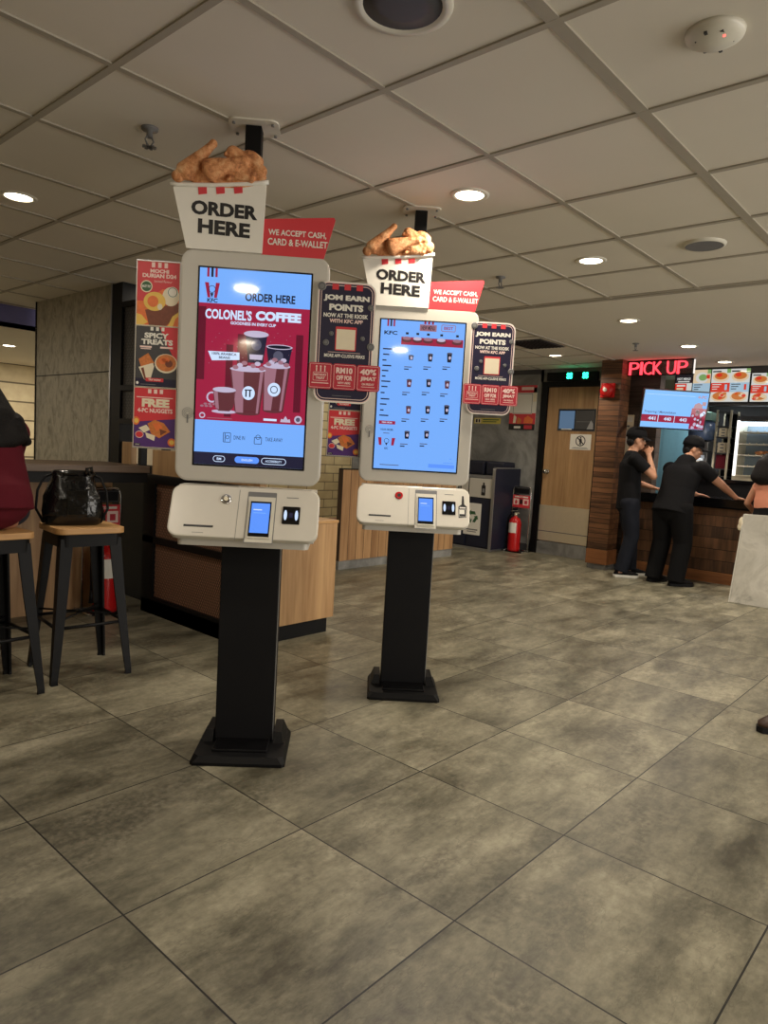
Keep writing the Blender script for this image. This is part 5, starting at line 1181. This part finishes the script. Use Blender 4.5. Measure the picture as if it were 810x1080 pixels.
def garment(t, name, mat, segs, voxel=.007, smooth=4):
    b = B()
    for sg in segs:
        p0, p1, a0, b0, a1, b1 = sg[:6]; side = sg[6] if len(sg) > 6 else (1, 0, 0); r0 = sg[7] if len(sg) > 7 else True; r1 = sg[8] if len(sg) > 8 else True
        b.limb(p0, p1, a0, b0, a1, b1, mat, side, 24, r0, r1)
    return remesh(b, name, t, voxel, smooth)

def lerp(a, b, k): return V(a).lerp(V(b), k)
def tee(t, J, w, mat, hem, slv=.62, arm=1.0, name='shirt'):
    hip, ch, nk = V(J['hip']), V(J['chest']), V(J['neck'])
    hemp = hip + (hip - ch).normalized() * hem
    segs = [(hemp, hip, .172 * w, .128 * w, .165 * w, .122 * w, (1, 0, 0), False, True), (hip, lerp(hip, ch, .55), .166 * w, .122 * w, .152 * w, .115 * w), (lerp(hip, ch, .5), ch, .152 * w, .116 * w, .174 * w, .113 * w), (ch, lerp(ch, nk, .72), .165 * w, .105 * w, .085 * w, .078 * w)]
    for sd in ('r', 'l'):
        S, E_ = V(J['sh_' + sd]), V(J['el_' + sd]); segs.append((lerp(ch, S, .55), S, .075 * arm, .07 * arm, .066 * arm, .064 * arm)); segs.append((S, lerp(S, E_, slv), .064 * arm, .064 * arm, .062 * arm, .062 * arm, (0, 1, 0), True, False))
        if slv >= 1: segs.append((E_, lerp(E_, J['wr_' + sd], .97), .052 * arm, .052 * arm, .038 * arm, .038 * arm, (0, 1, 0), True, False))
    return garment(t, name, mat, segs)
def trousers(t, J, w, mat, g=1.0, cuff=.0):
    hip = V(J['hip']); segs = [(hip + V((0, 0, .05)), hip - V((0, 0, .06)), .158 * w, .118 * w, .165 * w, .122 * w)]
    for sd in ('r', 'l'):
        H_, K_, A_ = V(J['hp_' + sd]), V(J['kn_' + sd]), V(J['an_' + sd])
        segs.append((H_, K_, .098 * g, .102 * g, .075 * g, .078 * g)); segs.append((K_, lerp(K_, A_, 1.0 + cuff), .075 * g, .078 * g, .068 * g, .072 * g, (1, 0, 0), True, False))
    return garment(t, 'trousers', mat, segs)
def hair_cap(t, c, R, s=1.0, mat='hair'):
    b = B()
    for p, r in (((0, -.016, .03), (.080, .092, .086)), ((0, -.055, -.02), (.066, .05, .06))): b.ell(V(c) + R @ (V(p) * s), [q * s for q in r], mat, R)
    return b

# first man: hand to the chin
phi = math.atan2(-.85, .53)
J = dict(hip=(0, 0, .83), chest=(0, -.01, 1.19), neck=(0, -.005, 1.34), head=(0, .03, 1.475), hyaw=.05, hpitch=-.08,
    sh_r=(.175, 0, 1.275), el_r=(.185, .20, 1.10), wr_r=(.075, .155, 1.315), sh_l=(-.175, 0, 1.275), el_l=(-.2, .06, 1.03), wr_l=(-.10, .27, .97),
    hand_r=((-.45, -.05, .55), (-.6, -.4, -.2), (.1, .6, .5), .75), hand_l=((.5, .8, -.1), (0, 0, -1), (.7, -.4, 0), .35),
    hp_r=(.085, 0, .80), kn_r=(.10, .05, .45), an_r=(.105, -.03, .085), hp_l=(-.085, 0, .80), kn_l=(-.10, .07, .45), an_l=(-.10, .09, .085), fa_r=.1, fa_l=.25)
t, R = person('person', 'man in black cap and dark jeans, hand at his chin, by the pillar', (7.40, 3.05, 0), phi - PI / 2, J, dict(w=.98), .98)
tee(t, J, 1.0, 'tee', .10); trousers(t, J, .98, 'denim', 1.0, .07); cap(t, J['head'], R)
hair_cap(t, J['head'], R, .96).obj('hair', t)
shoe(t, (.105, -.03, 0), .1, 'tee', 'rubber'); shoe(t, (-.10, .09, 0), .25, 'tee', 'rubber')
# second man: leaning on the counter
phi = math.atan2(-.28, .96)
J = dict(hip=(0, -.02, .82), chest=(0.0, .08, 1.13), neck=(.015, .13, 1.31), head=(.02, .20, 1.405), hyaw=-.75, hpitch=-.2,
    sh_r=(.195, .11, 1.215), el_r=(.30, .30, 1.06), wr_r=(.335, .52, .932), sh_l=(-.165, .11, 1.19), el_l=(-.17, .29, 1.02), wr_l=(-.09, .48, .932),
    hand_r=((.25, .9, -.14), (0, 0, -1), (-.9, .2, 0), .12), hand_l=((.3, .9, -.1), (0, 0, -1), (.9, -.2, 0), .2),
    hp_r=(.095, -.02, .79), kn_r=(.12, .03, .44), an_r=(.12, -.03, .085), hp_l=(-.095, -.02, .79), kn_l=(-.12, .02, .44), an_l=(-.13, -.05, .085), fa_r=-.5, fa_l=-.1)
t, R = person('person', 'broad man all in black with cap, leaning on the counter with one arm', (7.36, 2.55, 0), phi - PI / 2, J, dict(w=1.12, arm=1.08, leg=1.08), .98)
tee(t, J, 1.2, 'tee', .09, .6, 1.15); trousers(t, J, 1.1, 'trouser', 1.22, .13); cap(t, J['head'], R)
hair_cap(t, J['head'], R, .96).obj('hair', t)
shoe(t, (.12, -.03, 0), -.5, 'tee', 'blackmat'); shoe(t, (-.13, -.05, 0), -.1, 'tee', 'blackmat')
# child at the right edge
J = dict(hip=(0, 0, .74), chest=(0, .0, 1.0), neck=(0, 0, 1.10), head=(-.05, .02, 1.268), hyaw=-.1, hpitch=-.1,
    sh_r=(.14, 0, 1.07), el_r=(.20, .1, .88), wr_r=(.12, .28, .86), sh_l=(-.14, 0, 1.07), el_l=(-.215, .02, .90), wr_l=(-.19, .20, .80),
    hand_r=((-.2, .9, 0), (0, 0, -1), (-.9, .2, 0), .3), hand_l=((.2, .9, 0), (0, 0, -1), (.9, -.2, 0), .3),
    hp_r=(.07, 0, .72), kn_r=(.08, .02, .38), an_r=(.08, -.02, .075), hp_l=(-.07, 0, .72), kn_l=(-.08, .02, .38), an_l=(-.08, -.02, .075))
t, R = person('person', 'child with black bobbed hair and salmon top behind the marbled panel', (7.42, 1.67, 0), -PI / 2, J, dict(w=.86, arm=.78, leg=.75, hand=.8), 1.0)
garment(t, 'top', 'salmon', [((0, 0, .86), (0, 0, .95), .150, .105, .152, .108, (1, 0, 0), False, True), ((0, 0, .93), (0, 0, 1.05), .15, .108, .145, .1), ((-.12, 0, 1.06), (.12, 0, 1.06), .055, .062, .055, .062, (0, 1, 0))])
garment(t, 'skirt', 'tee', [((0, 0, .88), (0, 0, .76), .14, .105, .16, .125), ((0, 0, .78), (0, 0, .45), .16, .125, .20, .16, (1, 0, 0), True, False)])
b = hair_cap(t, J['head'], R, 1.1)
b.limb((-.05, -.03, 1.28), (-.05, -.055, 1.165), .11, .09, .145, .085, 'hair', (1, 0, 0)); remesh(b, 'hair', t, .008, 3)
shoe(t, (.08, -.02, 0), -.1, 'white2', 'rubber', .8); shoe(t, (-.08, -.02, 0), .1, 'white2', 'rubber', .8)
# seated woman at the bar
J = dict(hip=(0, 0, .885), chest=(0, .10, 1.14), neck=(0, .13, 1.27), head=(-.02, .20, 1.40), hyaw=.1, hpitch=-.15,
    sh_r=(.17, .11, 1.20), el_r=(.235, .34, 1.06), wr_r=(.14, .60, 1.06), sh_l=(-.17, .11, 1.20), el_l=(-.235, .34, 1.06), wr_l=(-.14, .60, 1.06),
    hand_r=((-.4, .9, -.02), (0, 0, -1), (-.9, .1, 0), .15), hand_l=((.4, .9, -.02), (0, 0, -1), (.9, .1, 0), .15),
    hp_r=(.1, .03, .83), kn_r=(.13, .42, .80), an_r=(.11, .34, .40), hp_l=(-.1, .03, .83), kn_l=(-.13, .42, .80), an_l=(-.11, .34, .40))
t, R = person('person', 'person with long dark hair in maroon top seated at the bar', (1.145, 3.42, 0), 0, J, dict(w=1.15, leg=1.05), 1.0)
garment(t, 'top', 'maroon', [((0, -.01, .838), (0, 0, .90), .208, .155, .205, .15, (1, 0, 0), False, True), ((0, 0, .89), (0, .07, 1.05), .205, .148, .195, .135), ((0, .06, 1.03), (0, .1, 1.15), .195, .135, .195, .12), ((0, .1, 1.15), (0, .13, 1.25), .18, .105, .08, .075),
    ((.10, .1, 1.18), (.175, .11, 1.195), .07, .065, .064, .06), ((-.10, .1, 1.18), (-.175, .11, 1.195), .07, .065, .064, .06)] +
    [(J['sh_' + s], J['el_' + s], .064, .062, .054, .054, (0, 1, 0)) for s in 'rl'] + [(J['el_' + s], lerp(J['el_' + s], J['wr_' + s], .95), .052, .052, .036, .036, (0, 1, 0), True, False) for s in 'rl'])
garment(t, 'trousers', 'navycloth', [((0, .03, .93), (0, .03, .905), .16, .12, .19, .14)] + [(J['hp_' + s], J['kn_' + s], .108, .078, .074, .074) for s in 'rl'] + [(J['kn_' + s], J['an_' + s], .074, .074, .055, .058, (1, 0, 0), True, False) for s in 'rl'])
b = hair_cap(t, J['head'], R, 1.08)
b.limb((-.01, .15, 1.42), (.0, .06, 1.26), .10, .085, .16, .08, 'hair', (1, 0, 0)); b.limb((.0, .06, 1.26), (.02, .0, 1.15), .155, .075, .17, .05, 'hair', (1, 0, 0)); b.limb((.14, .06, 1.24), (.185, .05, 1.16), .05, .06, .03, .04, 'hair'); b.ell((.20, .05, 1.155), (.022, .03, .02), 'hair')
remesh(b, 'hair', t, .008, 3)
shoe(t, (.11, .34, .315), 0, 'tee', 'blackmat'); shoe(t, (-.11, .34, .315), 0, 'tee', 'blackmat')
# shoe entering at the right edge
t = thing('loafer', 'dark brown shoe tip at the right edge of the floor', 'shoe', (3.73, .665, 0), math.radians(60))
shoe(t, (0, 0, 0), 0, 'shoebrown', 'blackmat')

# ------------------------------------------------------------------ camera, world, view
F_, PIT, ROL, YAW, HC = 737.7, -0.0876, 0.0569, -0.7260, 1.21
cp, sp, cr, sr = math.cos(PIT), math.sin(PIT), math.cos(ROL), math.sin(ROL)
fw, u, r = V((0, cp, sp)), V((0, -sp, cp)), V((1, 0, 0))
right, up = cr * r + sr * u, -sr * r + cr * u
U, Vv = V((-math.sin(YAW), math.cos(YAW), 0)), V((-math.cos(YAW), -math.sin(YAW), 0))
W3 = Matrix((U, Vv, V((0, 0, 1))))
cam = bpy.data.cameras.new('camera'); co = bpy.data.objects.new('camera', cam); COL.objects.link(co)
cam.sensor_fit = 'VERTICAL'; cam.sensor_height = 36; cam.lens = F_ * 36 / 1080; cam.clip_start = .05
a, b_, c = W3 @ right, W3 @ up, -(W3 @ fw)
co.matrix_world = Matrix(((a.x, b_.x, c.x, 0), (a.y, b_.y, c.y, 0), (a.z, b_.z, c.z, HC), (0, 0, 0, 1)))
scene.camera = co
w = bpy.data.worlds.new('world'); scene.world = w; w.use_nodes = True
w.node_tree.nodes['Background'].inputs[0].default_value = (1, .9, .75, 1); w.node_tree.nodes['Background'].inputs[1].default_value = .02
scene.view_settings.view_transform = 'Standard'; scene.view_settings.look = 'None'; scene.view_settings.gamma = 1; scene.view_settings.use_curve_mapping = False
scene.view_settings.exposure = .22
scene.cycles.use_denoising = True
scene.cycles.max_bounces = 8; scene.cycles.diffuse_bounces = 5; scene.cycles.sample_clamp_indirect = 4
